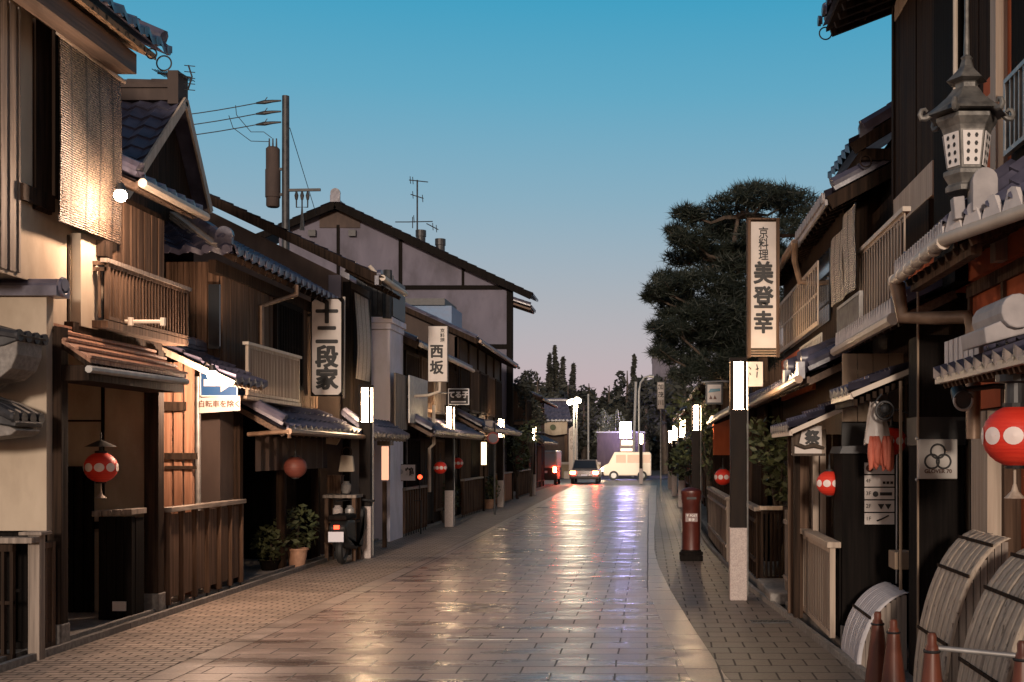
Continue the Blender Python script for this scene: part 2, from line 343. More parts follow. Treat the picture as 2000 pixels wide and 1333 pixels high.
# far hills
mb = MB(); rows = []
random.seed(5)
for k in range(41):
    x = -500 + 25 * k; h = 38 + 16 * math.sin(k * .5 + 1) + 6 * math.sin(k * 1.7)
    rows.append([(x, 700, -1), (x, 730, h * .6), (x, 790, h), (x, 900, h * .5)])
mb.grid(rows); M['hill'] = noisy('far_hill', (.10, .15, .25), (.13, .18, .29), (.02, .02, .02), (.9, .95), 0)
mb.build('hills', M['hill'], smooth='all')['kind'] = 'structure'

# ------------------------------------------------------------------ building parts
def tile_roof(mb, e0, e1, r0, r1, tw=.28, rh=.26, seg=6, amp=.032, thick=.07):
    e0, e1, r0, r1 = map(Vector, (e0, e1, r0, r1))
    nrm = (e1 - e0).cross(r0 - e0)
    if nrm.length < 1e-6: nrm = (e1 - e0).cross(r1 - e0)
    nrm.normalize()
    if nrm.z < 0: nrm = -nrm
    nt = max(2, round((e1 - e0).length / tw)); nr = max(2, round(max((r0 - e0).length, (r1 - e1).length) / rh))
    rows = []
    def row(t, lift):
        a = e0.lerp(r0, t); b = e1.lerp(r1, t); out = []
        for i in range(nt * seg + 1):
            u = i / seg; ph = u % 1.0
            h = amp * (math.cos(2 * math.pi * ph) ** 3 * .6 + .5 + .35 * math.cos(2 * math.pi * ph))
            out.append(a.lerp(b, i / (nt * seg)) + nrm * (h + lift))
        return out
    rows.append([p - Vector((0, 0, thick)) for p in row(0, .028)])
    for j in range(nr):
        rows.append(row(j / nr, .028)); rows.append(row((j + 1) / nr, 0))
    mb.grid(rows)
    # underside
    d = nrm * -.03
    mb.quad(e0 + d, r0 + d, r1 + d, e1 + d)
    return mb
def eave_discs(mb, e0, e1, n, r=.05, axis='Y', t=.04):
    e0, e1 = Vector(e0), Vector(e1)
    for k in range(n + 1): mb.disc(e0.lerp(e1, k / n), r, axis, 10, t)
def ridge_cap(mb, p0, p1, w=.20, layers=3, ends=True):
    p0, p1 = Vector(p0), Vector(p1); h = .055
    for k in range(layers): mb.bar(p0 + Vector((0, 0, .03 + k * h)), p1 + Vector((0, 0, .03 + k * h)), w - .02 * (k % 2), h - .012)
    z = .03 + layers * h
    n = max(1, round((p1 - p0).length / .32))
    for k in range(n):
        a = p0.lerp(p1, k / n); b = p0.lerp(p1, (k + 1) / n)
        mb.tube([a + Vector((0, 0, z)), b + Vector((0, 0, z))], .085, 8, .075)
    return z
def ogre_tile(mb, p, axis='Y', s=1.0):          # end tile of a ridge
    p = Vector(p); mb.disc(p + Vector((0, 0, .22 * s)), .16 * s, axis, 14, .07)
    mb.box(p.x - (.16 * s if axis == 'Y' else .035), p.x + (.16 * s if axis == 'Y' else .035), p.y - (.035 if axis == 'Y' else .16 * s), p.y + (.035 if axis == 'Y' else .16 * s), p.z - .08, p.z + .16 * s)
def lattice(mb, x, y0, y1, z0, z1, step=.09, w=.03, d=.04, frame=.07, rails=1):   # bars in a street-parallel opening
    mb.box(x - d, x + d, y0, y1, z0, z0 + frame); mb.box(x - d, x + d, y0, y1, z1 - frame, z1)
    mb.box(x - d, x + d, y0, y0 + frame, z0 + frame, z1 - frame); mb.box(x - d, x + d, y1 - frame, y1, z0 + frame, z1 - frame)
    n = max(2, round((y1 - y0 - 2 * frame) / step))
    for k in range(1, n):
        y = y0 + frame + (y1 - y0 - 2 * frame) * k / n
        mb.box(x - d * .7, x + d * .7, y - w / 2, y + w / 2, z0 + frame, z1 - frame)
    for k in range(1, rails + 1):
        z = z0 + (z1 - z0) * k / (rails + 1); mb.box(x - d * .4, x + d * .4, y0 + frame, y1 - frame, z - .015, z + .015)
    return mb
def lattice_x(mb, y, x0, x1, z0, z1, step=.09, w=.03, d=.04, frame=.06, rails=1):  # same, facing the camera
    mb.box(x0, x1, y - d, y + d, z0, z0 + frame); mb.box(x0, x1, y - d, y + d, z1 - frame, z1)
    n = max(2, round((x1 - x0) / step))
    for k in range(n + 1):
        x = x0 + w / 2 + (x1 - x0 - w) * k / n; mb.box(x - w / 2, x + w / 2, y - d * .7, y + d * .7, z0 + frame, z1 - frame)
    for k in range(1, rails + 1):
        z = z0 + (z1 - z0) * k / (rails + 1); mb.box(x0, x1, y - d * .4, y + d * .4, z - .015, z + .015)
    return mb
def planks(mb, x, y0, y1, z0, z1, n, t=.02, gap=.012, seed=1):    # vertical boards in a street-parallel plane
    rnd = random.Random(seed)
    for k in range(n):
        a = y0 + (y1 - y0) * k / n + gap / 2; b = y0 + (y1 - y0) * (k + 1) / n - gap / 2; e = rnd.uniform(0, .010)
        mb.box(x - t - e, x + t + e, a, b, z0, z1)
    return mb
def planks_x(mb, y, x0, x1, z0, z1, n, t=.02, gap=.012, seed=1):
    rnd = random.Random(seed)
    for k in range(n):
        a = x0 + (x1 - x0) * k / n + gap / 2; b = x0 + (x1 - x0) * (k + 1) / n - gap / 2; e = rnd.uniform(0, .010)
        mb.box(a, b, y - t - e, y + t + e, z0, z1)
    return mb
def rafters(mb, x0, z0, x1, z1, y0, y1, step=.3, w=.06, h=.07):
    n = max(2, round((y1 - y0) / step))
    for k in range(n + 1):
        y = y0 + (y1 - y0) * k / n; mb.bar((x0, y, z0), (x1, y, z1), w, h)
    mb.bar((x0 * .5 + x1 * .5, y0, z0 * .5 + z1 * .5 + h * .2), (x0 * .5 + x1 * .5, y1, z0 * .5 + z1 * .5 + h * .2), .05, h * .5)
    return mb
def pent_roof(parent, xe, ze, xw, zw, y0, y1, discs=True, name='eave_roof', tm=None, tw=.28, near=True):
    """tiled pent roof along the street: eave at xe/ze, against the wall at xw/zw"""
    s = 1 if xw > xe else -1
    mb = MB(); tile_roof(mb, (xe, y0, ze), (xe, y1, ze), (xw, y0, zw), (xw, y1, zw), tw=tw)
    if discs: eave_discs(mb, (xe - (.02 if s > 0 else -.02), y0 + .05, ze + .0), (xe - (.02 if s > 0 else -.02), y1 - .05, ze + .0), max(2, round((y1 - y0) / tw)), .045, 'X', .03 * s)
    if near:                                     # rake tiles at the near end
        ridge_cap(mb, (xe + .05 * s, y0 + .06, ze + .03), (xw, y0 + .06, zw + .03), .16, 1)
    r = mb.build(name, tm or M['tile'], parent, smooth=True)
    u = MB(); rafters(u, xe + .06 * s, ze - .075, xw, zw - .075, y0 + .06, y1 - .06)
    u.bar((xe + .05 * s, y0, ze - .055), (xe + .05 * s, y1, ze - .055), .03, .07)
    u.build('rafters', M['brownh'], r)
    return r
def vtext(name, body, size, m, parent, c, dy=-.004, off=.0, space=1.0, align='CENTER', rotz=0, xs=1.0, line=1.0, bold=0):
    cu = bpy.data.curves.new('t', 'FONT'); cu.body = body; cu.size = size; cu.align_x = align; cu.align_y = 'CENTER'
    cu.offset = off; cu.extrude = .003; cu.space_line = line; cu.space_character = space; cu.resolution_u = 3
    ob = bpy.data.objects.new('t', cu); C.objects.link(ob)
    me = bpy.data.meshes.new_from_object(ob.evaluated_get(bpy.context.evaluated_depsgraph_get())); bpy.data.objects.remove(ob)
    c = Vector(c); org = ORG[parent.name] if parent else Vector()
    me.transform(Matrix.Translation(c + Vector((0, dy, 0)) - org) @ Matrix.Rotation(rotz, 4, 'Z') @ Matrix.Rotation(R(90), 4, 'X') @ Matrix.Diagonal((xs, 1, 1, 1)))
    if bold:                                      # heavier brush-like strokes: shifted copies a hair apart in depth
        vs = [v.co.copy() for v in me.vertices]; fs = [tuple(p.vertices) for p in me.polygons]; V2 = []; F2 = []
        for k in range(9):
            a_ = 2 * math.pi * k / 8; d_ = Vector((bold * math.cos(a_), -.0006 * k, bold * math.sin(a_) * .8)) if k < 8 else Vector((0, -.0054, 0)); n_ = len(V2)
            V2 += [v + d_ for v in vs]; F2 += [tuple(i + n_ for i in f) for f in fs]
        me = bpy.data.meshes.new('t'); me.from_pydata([tuple(v) for v in V2], [], F2); me.update()
    me.materials.clear(); me.materials.append(m)
    o = bpy.data.objects.new(name, me); C.objects.link(o); o.parent = parent; ORG[o.name] = org
    if not parent: o.location = org
    return o
def gable_body(mb, xs, ys, z_e, z_r, xr, x_in=None):   # walls: pentagon in XZ pulled along the street
    x0, x1 = xs
    mb.prism([(x0, ys[0], 0), (x1, ys[0], 0), (x1, ys[0], z_e), (xr, ys[0], z_r), (x0, ys[0], z_e)], (0, ys[1] - ys[0], 0))
    return mb

# ------------------------------------------------------------------ LEFT: nearest house
hA = thing('town_house', 'nearest left town house, beige plaster and dark posts, mossy eave overhead and reed blind', 'house', (-5.6, 10.5, 0))
w = MB(); w.box(-7.8, -5.6, 9.45, 10.36, 3.36, 4.45); w.box(-7.8, -5.6, 10.36, 12.9, 2.95, 4.45); w.box(-7.8, -5.6, 9.45, 11.9, 4.45, 5.75); w.box(-7.8, -6.9, 10.36, 12.9, 0, 2.95); w.box(-6.9, -5.62, 12.78, 12.9, .0, 2.95)
w.prism([(-5.62, 9.46, 5.75), (-7.6, 9.46, 5.75), (-7.6, 9.46, 7.0), (-5.62, 9.46, 6.12)], (0, 2.2, 0))
w.build('wall', M['beige'], hA)
w = MB(); w.box(-5.62, -5.50, 11.02, 11.37, 3.03, 3.93); w.build('pilaster', M['beige'], hA)
w = MB()
w.box(-5.62, -5.59, 9.44, 10.11, 3.40, 5.75)
for y in (9.46, 9.62, 9.80, 9.94, 10.08): w.box(-5.59, -5.578, y, y + .03, 3.40, 5.75)
w.build('post', M['grey'], hA); w = MB(); w.box(-5.62, -5.57, 10.34, 10.62, 4.02, 5.75)
w.build('post', M['dark'], hA)
w = MB(); w.box(-5.60, -5.54, 10.62, 11.0, 4.2, 5.75); w.box(-5.58, -5.55, 10.10, 10.64, 4.05, 4.20); w.box(-5.6, -5.53, 11.68, 12.9, 2.9, 4.5)
w.box(-5.62, -5.515, 10.9, 12.9, 2.88, 3.06); w.box(-5.6, -5.40, 11.32, 11.46, 3.76, 3.92); w.box(-5.605, -5.585, 10.95, 10.98, 3.05, 3.9)
w.build('beam', M['dark'], hA)
w = MB(); w.box(-5.34, -5.14, 9.2, 11.42, 5.60, 5.80); w.build('purlin', M['brownh'], hA)
w = MB(); planks(w, -5.50, 11.70, 12.86, 3.05, 4.42, 7, .02, .03, 4); w.build('board_panel', M['brown'], hA)
# roof, underside, hooks
rf = MB(); tile_roof(rf, (-4.95, 9.05, 5.93), (-4.95, 11.75, 5.93), (-7.6, 9.05, 7.12), (-7.6, 11.75, 7.12), tw=.27)
eave_discs(rf, (-4.93, 9.1, 5.94), (-4.93, 11.7, 5.94), 10, .05, 'X', -.03); ridge_cap(rf, (-4.98, 11.68, 5.97), (-7.5, 11.68, 7.15), .18, 1)
ro = rf.build('roof', M['tile'], hA, smooth=True)
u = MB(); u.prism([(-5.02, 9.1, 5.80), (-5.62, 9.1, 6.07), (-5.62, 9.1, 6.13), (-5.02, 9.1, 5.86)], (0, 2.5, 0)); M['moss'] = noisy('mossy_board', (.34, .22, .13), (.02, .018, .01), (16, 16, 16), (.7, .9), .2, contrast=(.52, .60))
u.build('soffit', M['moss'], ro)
u = MB(); u.ring((-4.95, 11.62, 5.78), .075, .008, 'Y'); u.ring((-4.98, 11.4, 5.80), .05, .008, 'Y'); u.build('gutter_hook', M['metal'], ro)
# front entrance posts, recess
for (x0, x1, y0, y1, px) in ((-5.47, -5.34, 10.34, 10.47, 0), (-5.60, -5.44, 12.62, 12.78, 1)):
    w = MB(); w.box(x0, x1, y0, y1, .22, 2.95); p_ = w.build('entrance_post', M['dark'], hA, bevel=.008)
    w = MB(); w.box(x0 - .012, x1 + .012, y0 - .012, y1 + .012, .0, .24); w.build('base_stone', M['stone'], p_, bevel=.01)
w = MB(); w.box(-6.14, -6.11, 12.755, 12.78, 1.3, 2.95); w.box(-6.6, -6.14, 12.76, 12.78, 2.15, 2.17); w.box(-6.9, -5.6, 12.74, 12.78, .95, 1.03)
w.build('wall_batten', M['black'], hA)
w = MB(); planks_x(w, 12.72, -6.75, -6.2, .02, 1.65, 5, .02, .02, 3); w.build('inner_door', M['black'], hA)
# awning over the entrance
a = MB()
a.prism([(-5.08, 10.35, 2.62), (-5.56, 10.35, 2.95), (-5.56, 10.35, 2.99), (-5.08, 10.35, 2.66)], (0, 2.15, 0))
for k in range(5):
    t = k / 4; a.bar((-5.08 - .46 * t, 10.34, 2.675 + .32 * t), (-5.08 - .46 * t, 12.5, 2.675 + .32 * t), .035, .025)
aw = a.build('awning', M['red'], hA)
a = MB(); a.box(-5.50, -5.10, 10.36, 12.46, 2.46, 2.60); rafters(a, -5.09, 2.60, -5.5, 2.88, 10.4, 12.45, .09, .03, .05); a.build('awning_frame', M['dark'], aw)
a = MB(); a.tube([(-5.07, 10.3, 2.56), (-5.07, 12.48, 2.58)], .035, 8); a.build('awning_gutter', M['galv'], aw)
# balcony
b = MB(); lattice(b, -5.36, 11.25, 13.2, 3.12, 3.68, .075, .022, .022, .035, 0); b.box(-5.6, -5.36, 11.25, 11.29, 3.60, 3.64); b.box(-5.6, -5.36, 11.25, 11.29, 3.66, 3.70)
for x in (-5.52, -5.44): b.box(x - .011, x + .011, 11.26, 11.28, 3.14, 3.62)
b.box(-5.6, -5.34, 11.24, 13.2, 3.04, 3.11)
bo = b.build('balcony', M['brown'], hA)
b = MB(); b.tube([(-5.62, 11.6, 3.14), (-4.95, 11.62, 3.14)], .022, 8); b.tube([(-5.28, 11.6, 3.10), (-5.28, 11.6, 3.18)], .03, 8); b.tube([(-4.96, 11.62, 3.10), (-4.96, 11.62, 3.18)], .03, 8); b.build('gutter_pipe', M['cream'], bo)
b = MB(); b.box(-5.40, -5.32, 11.2, 13.25, 3.68, 3.72); b.build('handrail', M['grey'], bo)

# reed blind in front of the upper window
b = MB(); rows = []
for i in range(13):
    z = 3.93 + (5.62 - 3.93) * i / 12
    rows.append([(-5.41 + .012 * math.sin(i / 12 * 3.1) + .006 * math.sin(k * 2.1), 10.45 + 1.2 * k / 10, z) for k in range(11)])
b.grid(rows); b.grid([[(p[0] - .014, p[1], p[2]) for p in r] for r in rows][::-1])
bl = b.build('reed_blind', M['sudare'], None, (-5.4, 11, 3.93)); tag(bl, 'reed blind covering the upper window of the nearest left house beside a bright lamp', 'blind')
b = MB(); b.tube([(-5.40, 10.4, 5.64), (-5.40, 11.72, 5.62)], .022, 8); b.build('rod', M['pale'], bl)

# bracket street lamp on the nearest house
def bracket_lamp(name, label, pos, base, power, r=.06):
    t = thing(name, label, 'street lamp', pos, 'bare bright street lamps on the left')
    p = Vector(pos); q = Vector(base)
    m = MB(); m.tube([q, q.lerp(p, .5) + Vector((0, 0, .10)), p + Vector((0, 0, .10))], .014, 8); m.lathe(p, [(.045, .045), (.05, .06), (.03, .12)], 12); m.build('lamp_arm', M['metal'], t)
    m = MB(); m.sphere(p, r, 16); m.build('lamp_globe', M['globe'], t, smooth=True)
    ld = bpy.data.lights.new('lamp_light', 'POINT'); ld.energy = power; ld.color = (1, .66, .45); ld.shadow_soft_size = .05
    lo = bpy.data.objects.new('lamp_light', ld); C.objects.link(lo); lo.parent = t; lo.location = (.03, 0, -.13)
bracket_lamp('street_lamp', 'bare white street lamp glaring beside the reed blind, high on the left', (-5.13, 11.05, 4.30), (-5.5, 11.8, 4.40), 115)

# small front gate wall of the nearest house
t = thing('gate_wall', 'pale plaster wing wall with black coping at the left edge above a low rail', 'wall', (-6.4, 10.3, 0))
m = MB(); m.box(-8, -5.42, 10.24, 10.36, 1.10, 3.21); m.build('wall', M['beige'], t)
m = MB(); m.box(-8, -5.30, 10.18, 10.42, 3.21, 3.30); m.tube([(-8, 10.3, 3.32), (-5.28, 10.3, 3.32)], .06, 8)
for x in (-5.30, -5.86, -6.5): m.ring((x, 10.3, 3.30), .075, .02, 'X', 14, 6)
m.build('coping', M['tile'], t)
m = MB(); lattice_x(m, 10.3, -8, -5.5, .03, 1.08, .12, .05, .035); m.build('lower_lattice', M['black'], t)
m = MB(); m.box(-8, -5.5, 10.34, 10.38, 0, 1.1); m.build('backing', M['black'], t)
t = thing('low_rail', 'dark barred low rail with a pale cap under the plaster wing wall', 'fence', (-5.5, 9.8, 0))
m = MB(); lattice_x(m, 9.72, -6.2, -5.42, .02, 1.02, .075, .028, .03); m.build('rail_panel', M['dark'], t)
m = MB(); m.box(-5.36, -5.26, 9.82, 9.92, 0, 1.09); m.build('rail_post', M['grey'], t, bevel=.006)
m = MB(); m.box(-6.2, -5.24, 9.66, 9.80, 1.03, 1.08); m.box(-5.42, -5.22, 9.78, 9.96, 1.09, 1.12); m.build('rail_cap', M['grey'], t, bevel=.005)
m = MB(); lattice(m, -5.40, 9.95, 10.3, .05, 1.0, .09, .03, .03, .05, 3); m.build('rail_return', M['brown'], t)

M['darktile'] = noisy('dark_roof_tile', (.014, .014, .016), (.04, .038, .042), (9, 9, 9), (.4, .7), .2)  # near-black tile tone for the small gate roofs
# two little tiled gate roofs poking in at the left edge
def gate_eave(name, label, outline, tiles, hood, y0=9.5, y1=9.9):
    q_ = lambda px, py, y: Vector((X_(px, y1), y, Z_(py, y1)))
    pts = [q_(px, py, y1) for px, py in outline]
    t = thing(name, label, 'gate roof', (pts[0].x, y1, pts[0].z))
    m = MB(); m.prism(pts, (0, y0 - y1, 0)); m.build('eave_board', M['stone'], t, bevel=.012)
    m = MB(); m.prism([q_(px, py, y1 + .01) for px, py in hood], (0, y0 - y1 - .03, 0)); m.build('roof_bed', M['metal'], t, bevel=.01)
    for k in range(4):
        y = y0 + (y1 - y0) * k / 3; m = MB(); m.tube([q_(px, py, y) for px, py in tiles], .042, 8); e = q_(*tiles[-1], y); m.disc(e, .05, 'X', 12, .025); m.build('tile_row', M['darktile'], t, smooth=True)
    return t
gate_eave('gate_roof', 'upper upswept tiled gate roof end jutting in at the left edge', [(-540, 700), (0, 690), (50, 680), (84, 672), (82, 700), (72, 726), (50, 744), (18, 750), (0, 764), (-540, 770)],
          [(-540, 628), (0, 645), (40, 656), (84, 664)], [(-540, 640), (0, 652), (50, 666), (92, 662), (86, 674), (60, 684), (0, 694), (-540, 700)])
gate_eave('gate_roof', 'lower flat tiled gate roof end at the left edge against the pale wall', [(-540, 815), (0, 822), (70, 836), (82, 842), (70, 852), (0, 860), (-540, 866)],
          [(-540, 770), (0, 784), (40, 798), (76, 818)], [(-540, 785), (0, 794), (84, 826), (82, 836), (0, 822), (-540, 812)])
# planked box in the entrance
t = thing('plank_screen', 'dark plank screen with pale cap boards under the red lantern', 'screen', (-5.6, 12.1, 0))
m = MB(); planks_x(m, 12.15, -5.86, -5.50, .02, 1.12, 4, .03, .008, 5); m.box(-5.84, -5.5, 12.2, 12.4, 0, 1.1); m.build('planks', M['black'], t)
m = MB()
for k in range(4): m.box(-5.90 + .108 * k, -5.90 + .108 * k + .098, 12.05, 12.42, 1.125 + .006 * k, 1.185 + .006 * k)
m.build('cap_board', M['grey'], t, bevel=.005)
m = MB(); m.box(-5.70, -5.56, 12.09, 12.12, .12, .22); m.build('paper_label', M['paper'], t)

# round red paper lanterns
def lantern(name, label, c, r, mm='redpaper', shade=False, tassel=False, cap=.55, side=False):
    c = Vector(c); t = thing(name, label, 'paper lantern', c, 'round paper lanterns hung along the street')
    m = MB(); n = 26; prof = []
    for i in range(n + 1):
        a = -math.pi / 2 + math.pi * i / n; rib = 1 + (.016 if i % 2 else -.010)
        prof.append((max(r * .30, r * math.cos(a) * rib), r * math.sin(a) * .96))
    m.lathe(c, prof, 28); m.build('paper_shade', M[mm], t, smooth=True)
    if mm == 'redpaper':
        m = MB(); k = 9
        for i in range(k):                        # row of touching white discs round the middle
            a0 = -math.pi / 2 + (i + .5) * 2 * math.pi / k; rad = math.pi / k * .86; ring_ = []
            for q in range(18):
                th = 2 * math.pi * q / 18; la = rad * math.sin(th) * .95; lo = a0 + rad * math.cos(th)
                ring_.append(c + Vector((math.cos(la) * math.cos(lo), math.cos(la) * math.sin(lo), math.sin(la) * .96)) * (r * 1.022))
            cc = c + Vector((math.cos(a0), math.sin(a0), 0)) * (r * 1.03)
            for q in range(18): m.poly([cc, ring_[q], ring_[(q + 1) % 18]])
        m.build('white_dots', M['whitedot'], t, smooth='all')
    m = MB(); m.lathe(c + Vector((0, 0, r * .90)), [(r * .36, 0), (r * .36, r * .13), (r * .12, r * .16), (r * .10, r * .5)], 18)
    m.tube([c + Vector((0, 0, r * 1.3)), c + Vector((0, 0, r * 2.2))], .008, 6); m.build('lantern_cap', M['ink'], t)
    m = MB(); m.lathe(c + Vector((0, 0, -r * 1.02)), [(r * .3, 0), (r * .33, r * .12)], 18); m.build('lantern_foot', M['ink'], t)
    if shade: m = MB(); m.lathe(c + Vector((0, 0, r * 1.3)), [(r * .96, 0), (r * .2, r * .38), (r * .05, r * .42)], 20); m.build('rain_hat', M['ink'], t)
    if tassel: m = MB(); m.tube([c + Vector((0, 0, -r)), c + Vector((0, 0, -r * 1.5))], .008, 6); m.lathe(c + Vector((0, 0, -r * 1.95)), [(r * .34, 0), (r * .12, r * .22), (r * .05, r * .45)], 12); m.build('tassel', M['pale'], t)
    return t
lantern('paper_lantern', 'red lantern with a black rain hat hanging in the near left doorway', P(197, 913, 11.9), .165, shade=True, tassel=True)

# ------------------------------------------------------------------ wooden gate with its lamp, fence and sign pole
t = thing('wooden_gate', 'reddish boarded wooden gate post under a tiny tiled roof, lit by a glaring lamp', 'gate', (-5.75, 14, 0))
m = MB(); planks_x(m, 14.1, X_(320, 14.1), X_(380, 14.1), .05, 2.92, 3, .035, .03, 8); gb = m.build('gate_boards', M['red'], t)
m = MB(); m.box(X_(319, 14), X_(360, 14), 14.0, 14.065, 2.32, 2.43); m.build('name_board', M['dark'], t)
for q in ((382, 14.03, 14.065, 1.72, 1.80), (380, 14.04, 14.062, 1.60, 1.64)): m = MB(); m.box(X_(319, 14), X_(q[0], 14), *q[1:]); m.build('cross_batten', M['dark'], t)
m = MB(); planks(m, -6.0, 14.14, 15.2, .05, 2.9, 7, .02, .02, 3); m.build('gate_side', M['red'], t)
m = MB(); tile_roof(m, (-5.02, 13.75, 2.68), (-5.02, 14.9, 2.68), (-5.85, 13.75, 3.08), (-5.85, 14.9, 3.08), tw=.22); ridge_cap(m, (-5.85, 13.8, 3.06), (-5.85, 14.9, 3.06), .16, 2); m.build('gate_roof_tiles', M['tile'], t, smooth=True)
m = MB(); m.bar((-5.0, 13.74, 2.645), (-5.88, 13.74, 3.055), .03, .05); rafters(m, -5.04, 2.62, -5.85, 3.0, 13.8, 14.85, .15, .03, .04); m.build('verge_board', M['pale'], t)
bracket_lamp('street_lamp', 'lower glaring street lamp above the bicycle sign and slatted fence', P(415, 733, 13.35), P(398, 716, 13.9), 215)

def board_fence(name, label, x, y0, y1, z1, n, m1, cap=True, group=None, legs=True, lean=0, w=.75):
    t = thing(name, label, 'low fence', (x, (y0 + y1) / 2, 0), group)
    m = MB(); st = (y1 - y0) / n
    for k in range(n):
        a = y0 + st * k; m.box(x - .014, x + .014, a + .01, a + st * w, .16, z1 - .03)
    m.build('fence_boards', m1, t)
    m = MB()
    for k in range(n + 1):
        a = y0 + st * k - .012; m.box(x - .03, x + .035, a, a + .045, .08, z1)
    for z in (.30, z1 - .16): m.box(x - .05, x - .016, y0, y1, z, z + .05)
    m.build('fence_posts', m1, t)
    if legs:
        m = MB()
        for k in range(n + 1): m.tube([(x, y0 + st * k + .01, 0), (x, y0 + st * k + .01, .1)], .012, 6)
        m.build('fence_feet', M['metal'], t)
    if cap:
        m = MB(); m.box(x - .06, x + .07, y0 - .04, y1 + .04, z1, z1 + .055); m.build('fence_cap', M['greyh'], t, bevel=.006)
    return t
KOMA = 'low slatted fences in front of the houses'
t = board_fence('slatted_fence', 'lamp-lit slatted wooden fence with a pale cap rail below the bicycle sign', -5.44, 12.85, 15.15, 1.13, 6, M['brown'], group=KOMA)
m = MB(); m.box(-6.0, -5.5, 12.80, 12.86, 1.09, 1.15); m.box(-5.98, -5.94, 12.8, 12.84, 0, 1.09)
for z in (.3, .62, .92): m.box(-5.98, -5.5, 12.81, 12.85, z, z + .05)
m.build('fence_return', M['grey'], t)

t = thing('road_sign', 'blue one-way arrow sign over a white bicycle plate on a thin grey pole', 'road sign', (X_(387, 14.6), 14.6, 0))
xs = X_(387, 14.6)
m = MB(); m.tube([(xs, 14.6, 0), (xs, 14.6, 2.78)], .034, 12); m.build('sign_pole', M['galv'], t, smooth=True)
a, b = P(391, 730, 14.55), P(465, 775, 14.55)
m = MB(); m.box(a.x, b.x, 14.54, 14.555, b.z, a.z + .05); m.build('blue_panel', mat('sign_blue', (.02, .08, .22), .4), t)
m = MB(); w_ = b.x - a.x; zc = (a.z + b.z) / 2 + .03
m.prism([(a.x + .05, 14.538, zc - .045), (a.x + w_ * .55, 14.538, zc - .045), (a.x + w_ * .55, 14.538, zc - .12), (b.x - .04, 14.538, zc), (a.x + w_ * .55, 14.538, zc + .12), (a.x + w_ * .55, 14.538, zc + .045), (a.x + .05, 14.538, zc + .045)], (0, .002, 0))
for q in ((a.x, b.x, a.z + .035, a.z + .05), (a.x, b.x, b.z, b.z + .015)): m.box(q[0], q[1], 14.535, 14.54, q[2], q[3])
m.box(b.x - .015, b.x, 14.535, 14.54, b.z, a.z + .05); m.box(a.x, a.x + .015, 14.535, 14.54, b.z, a.z + .05)
m.build('white_arrow', M['whitepaint'], t)
a, b = P(389, 776, 14.53), P(469, 806, 14.53)
m = MB(); m.prism([(a.x, 14.53, b.z - .01), (b.x, 14.53, b.z + .025), (b.x, 14.53, a.z + .02), (a.x, 14.53, a.z - .01)], (0, .012, 0)); m.build('white_plate', M['paper'], t)
vtext('lettering', '自転車を除く', .094, M['inkbrown'], t, ((a.x + b.x) / 2, 14.53, (a.z + b.z) / 2 + .005), off=.0012, space=.95)

# ------------------------------------------------------------------ second and third houses on the left
hB = thing('town_house', 'left house with a purple tiled gable roof and pale-edged eave beyond the reed blind', 'house', (-6.4, 14.5, 0))
m = MB(); m.prism([(-6.4, 13.6, 0), (-6.4, 16.0, 0), (-6.4, 16.0, 5.3), (-6.4, 15.2, 6.42), (-6.4, 13.6, 4.85)], (-3, 0, 0)); m.build('wall', M['dark'], hB)
m = MB(); tile_roof(m, (-6.2, 13.35, 4.72), (-9.2, 13.35, 4.72), (-6.2, 15.2, 6.5), (-9.2, 15.2, 6.5), tw=.27); tile_roof(m, (-9.2, 16.05, 5.25), (-6.2, 16.05, 5.25), (-9.2, 15.2, 6.5), (-6.2, 15.2, 6.5))
rB = m.build('roof', M['tile'], hB, smooth=True)
m = MB(); m.box(-9.2, -6.36, 15.08, 15.32, 6.48, 6.66); z = ridge_cap(m, (-9.2, 15.2, 6.63), (-6.30, 15.2, 6.63), .30, 1); m.box(-6.36, -6.22, 15.04, 15.36, 6.42, 6.86); m.build('ridge', M['brownwall'], rB)
m = MB(); m.bar((-6.18, 13.33, 4.72), (-6.18, 15.2, 6.5), .03, .11); m.bar((-6.18, 16.07, 5.2), (-6.18, 15.2, 6.5), .03, .11); m.build('verge_board', M['pale'], rB)
pe = pent_roof(hB, -5.30, 4.66, -6.35, 5.12, 11.9, 13.45, tw=.26)
m = MB(); m.tube([(-5.25, 11.8, 4.60), (-5.25, 13.5, 4.60)], .05, 8); m.build('gutter', M['cream'], pe)
m = MB(); m.box(-7.2, -6.1, 12.95, 14.75, 0, 3.7); m.build('lower_storey', M['dark'], hB)
t = thing('tv_antenna', 'fishbone aerial standing on the ridge behind the mossy eave', 'antenna', (-6.3, 15.2, 6.85), 'roof aerials')
q = P(346, 150, 15.2)
m = MB(); m.tube([(q.x, 15.2, 6.5), (q.x, 15.2, q.z + .08)], .012, 6); m.build('mast', M['metal'], t)
m = MB(); m.tube([P(308, 143, 15.2), P(372, 152, 15.2)], .014, 6)
for k in range(12):
    c_ = P(310, 143, 15.2).lerp(P(368, 152, 15.2), k / 11); m.tube([c_ + Vector((-.02, -.16, 0)), c_ + Vector((.02, .16, 0))], .006, 5)
m.tube([P(368, 128, 15.2), P(375, 150, 15.2), P(367, 176, 15.2)], .012, 6)
for py in (129, 141, 153, 164, 176): m.tube([P(360, py - 1, 15.2), P(381, py + 1, 15.2)], .006, 5)
m.tube([P(325, 146, 15.2), P(330, 160, 15.2), P(346, 162, 15.2), P(355, 158, 15.2), P(358, 150, 15.2)], .008, 5)
m.build('dipoles', M['metal'], t)

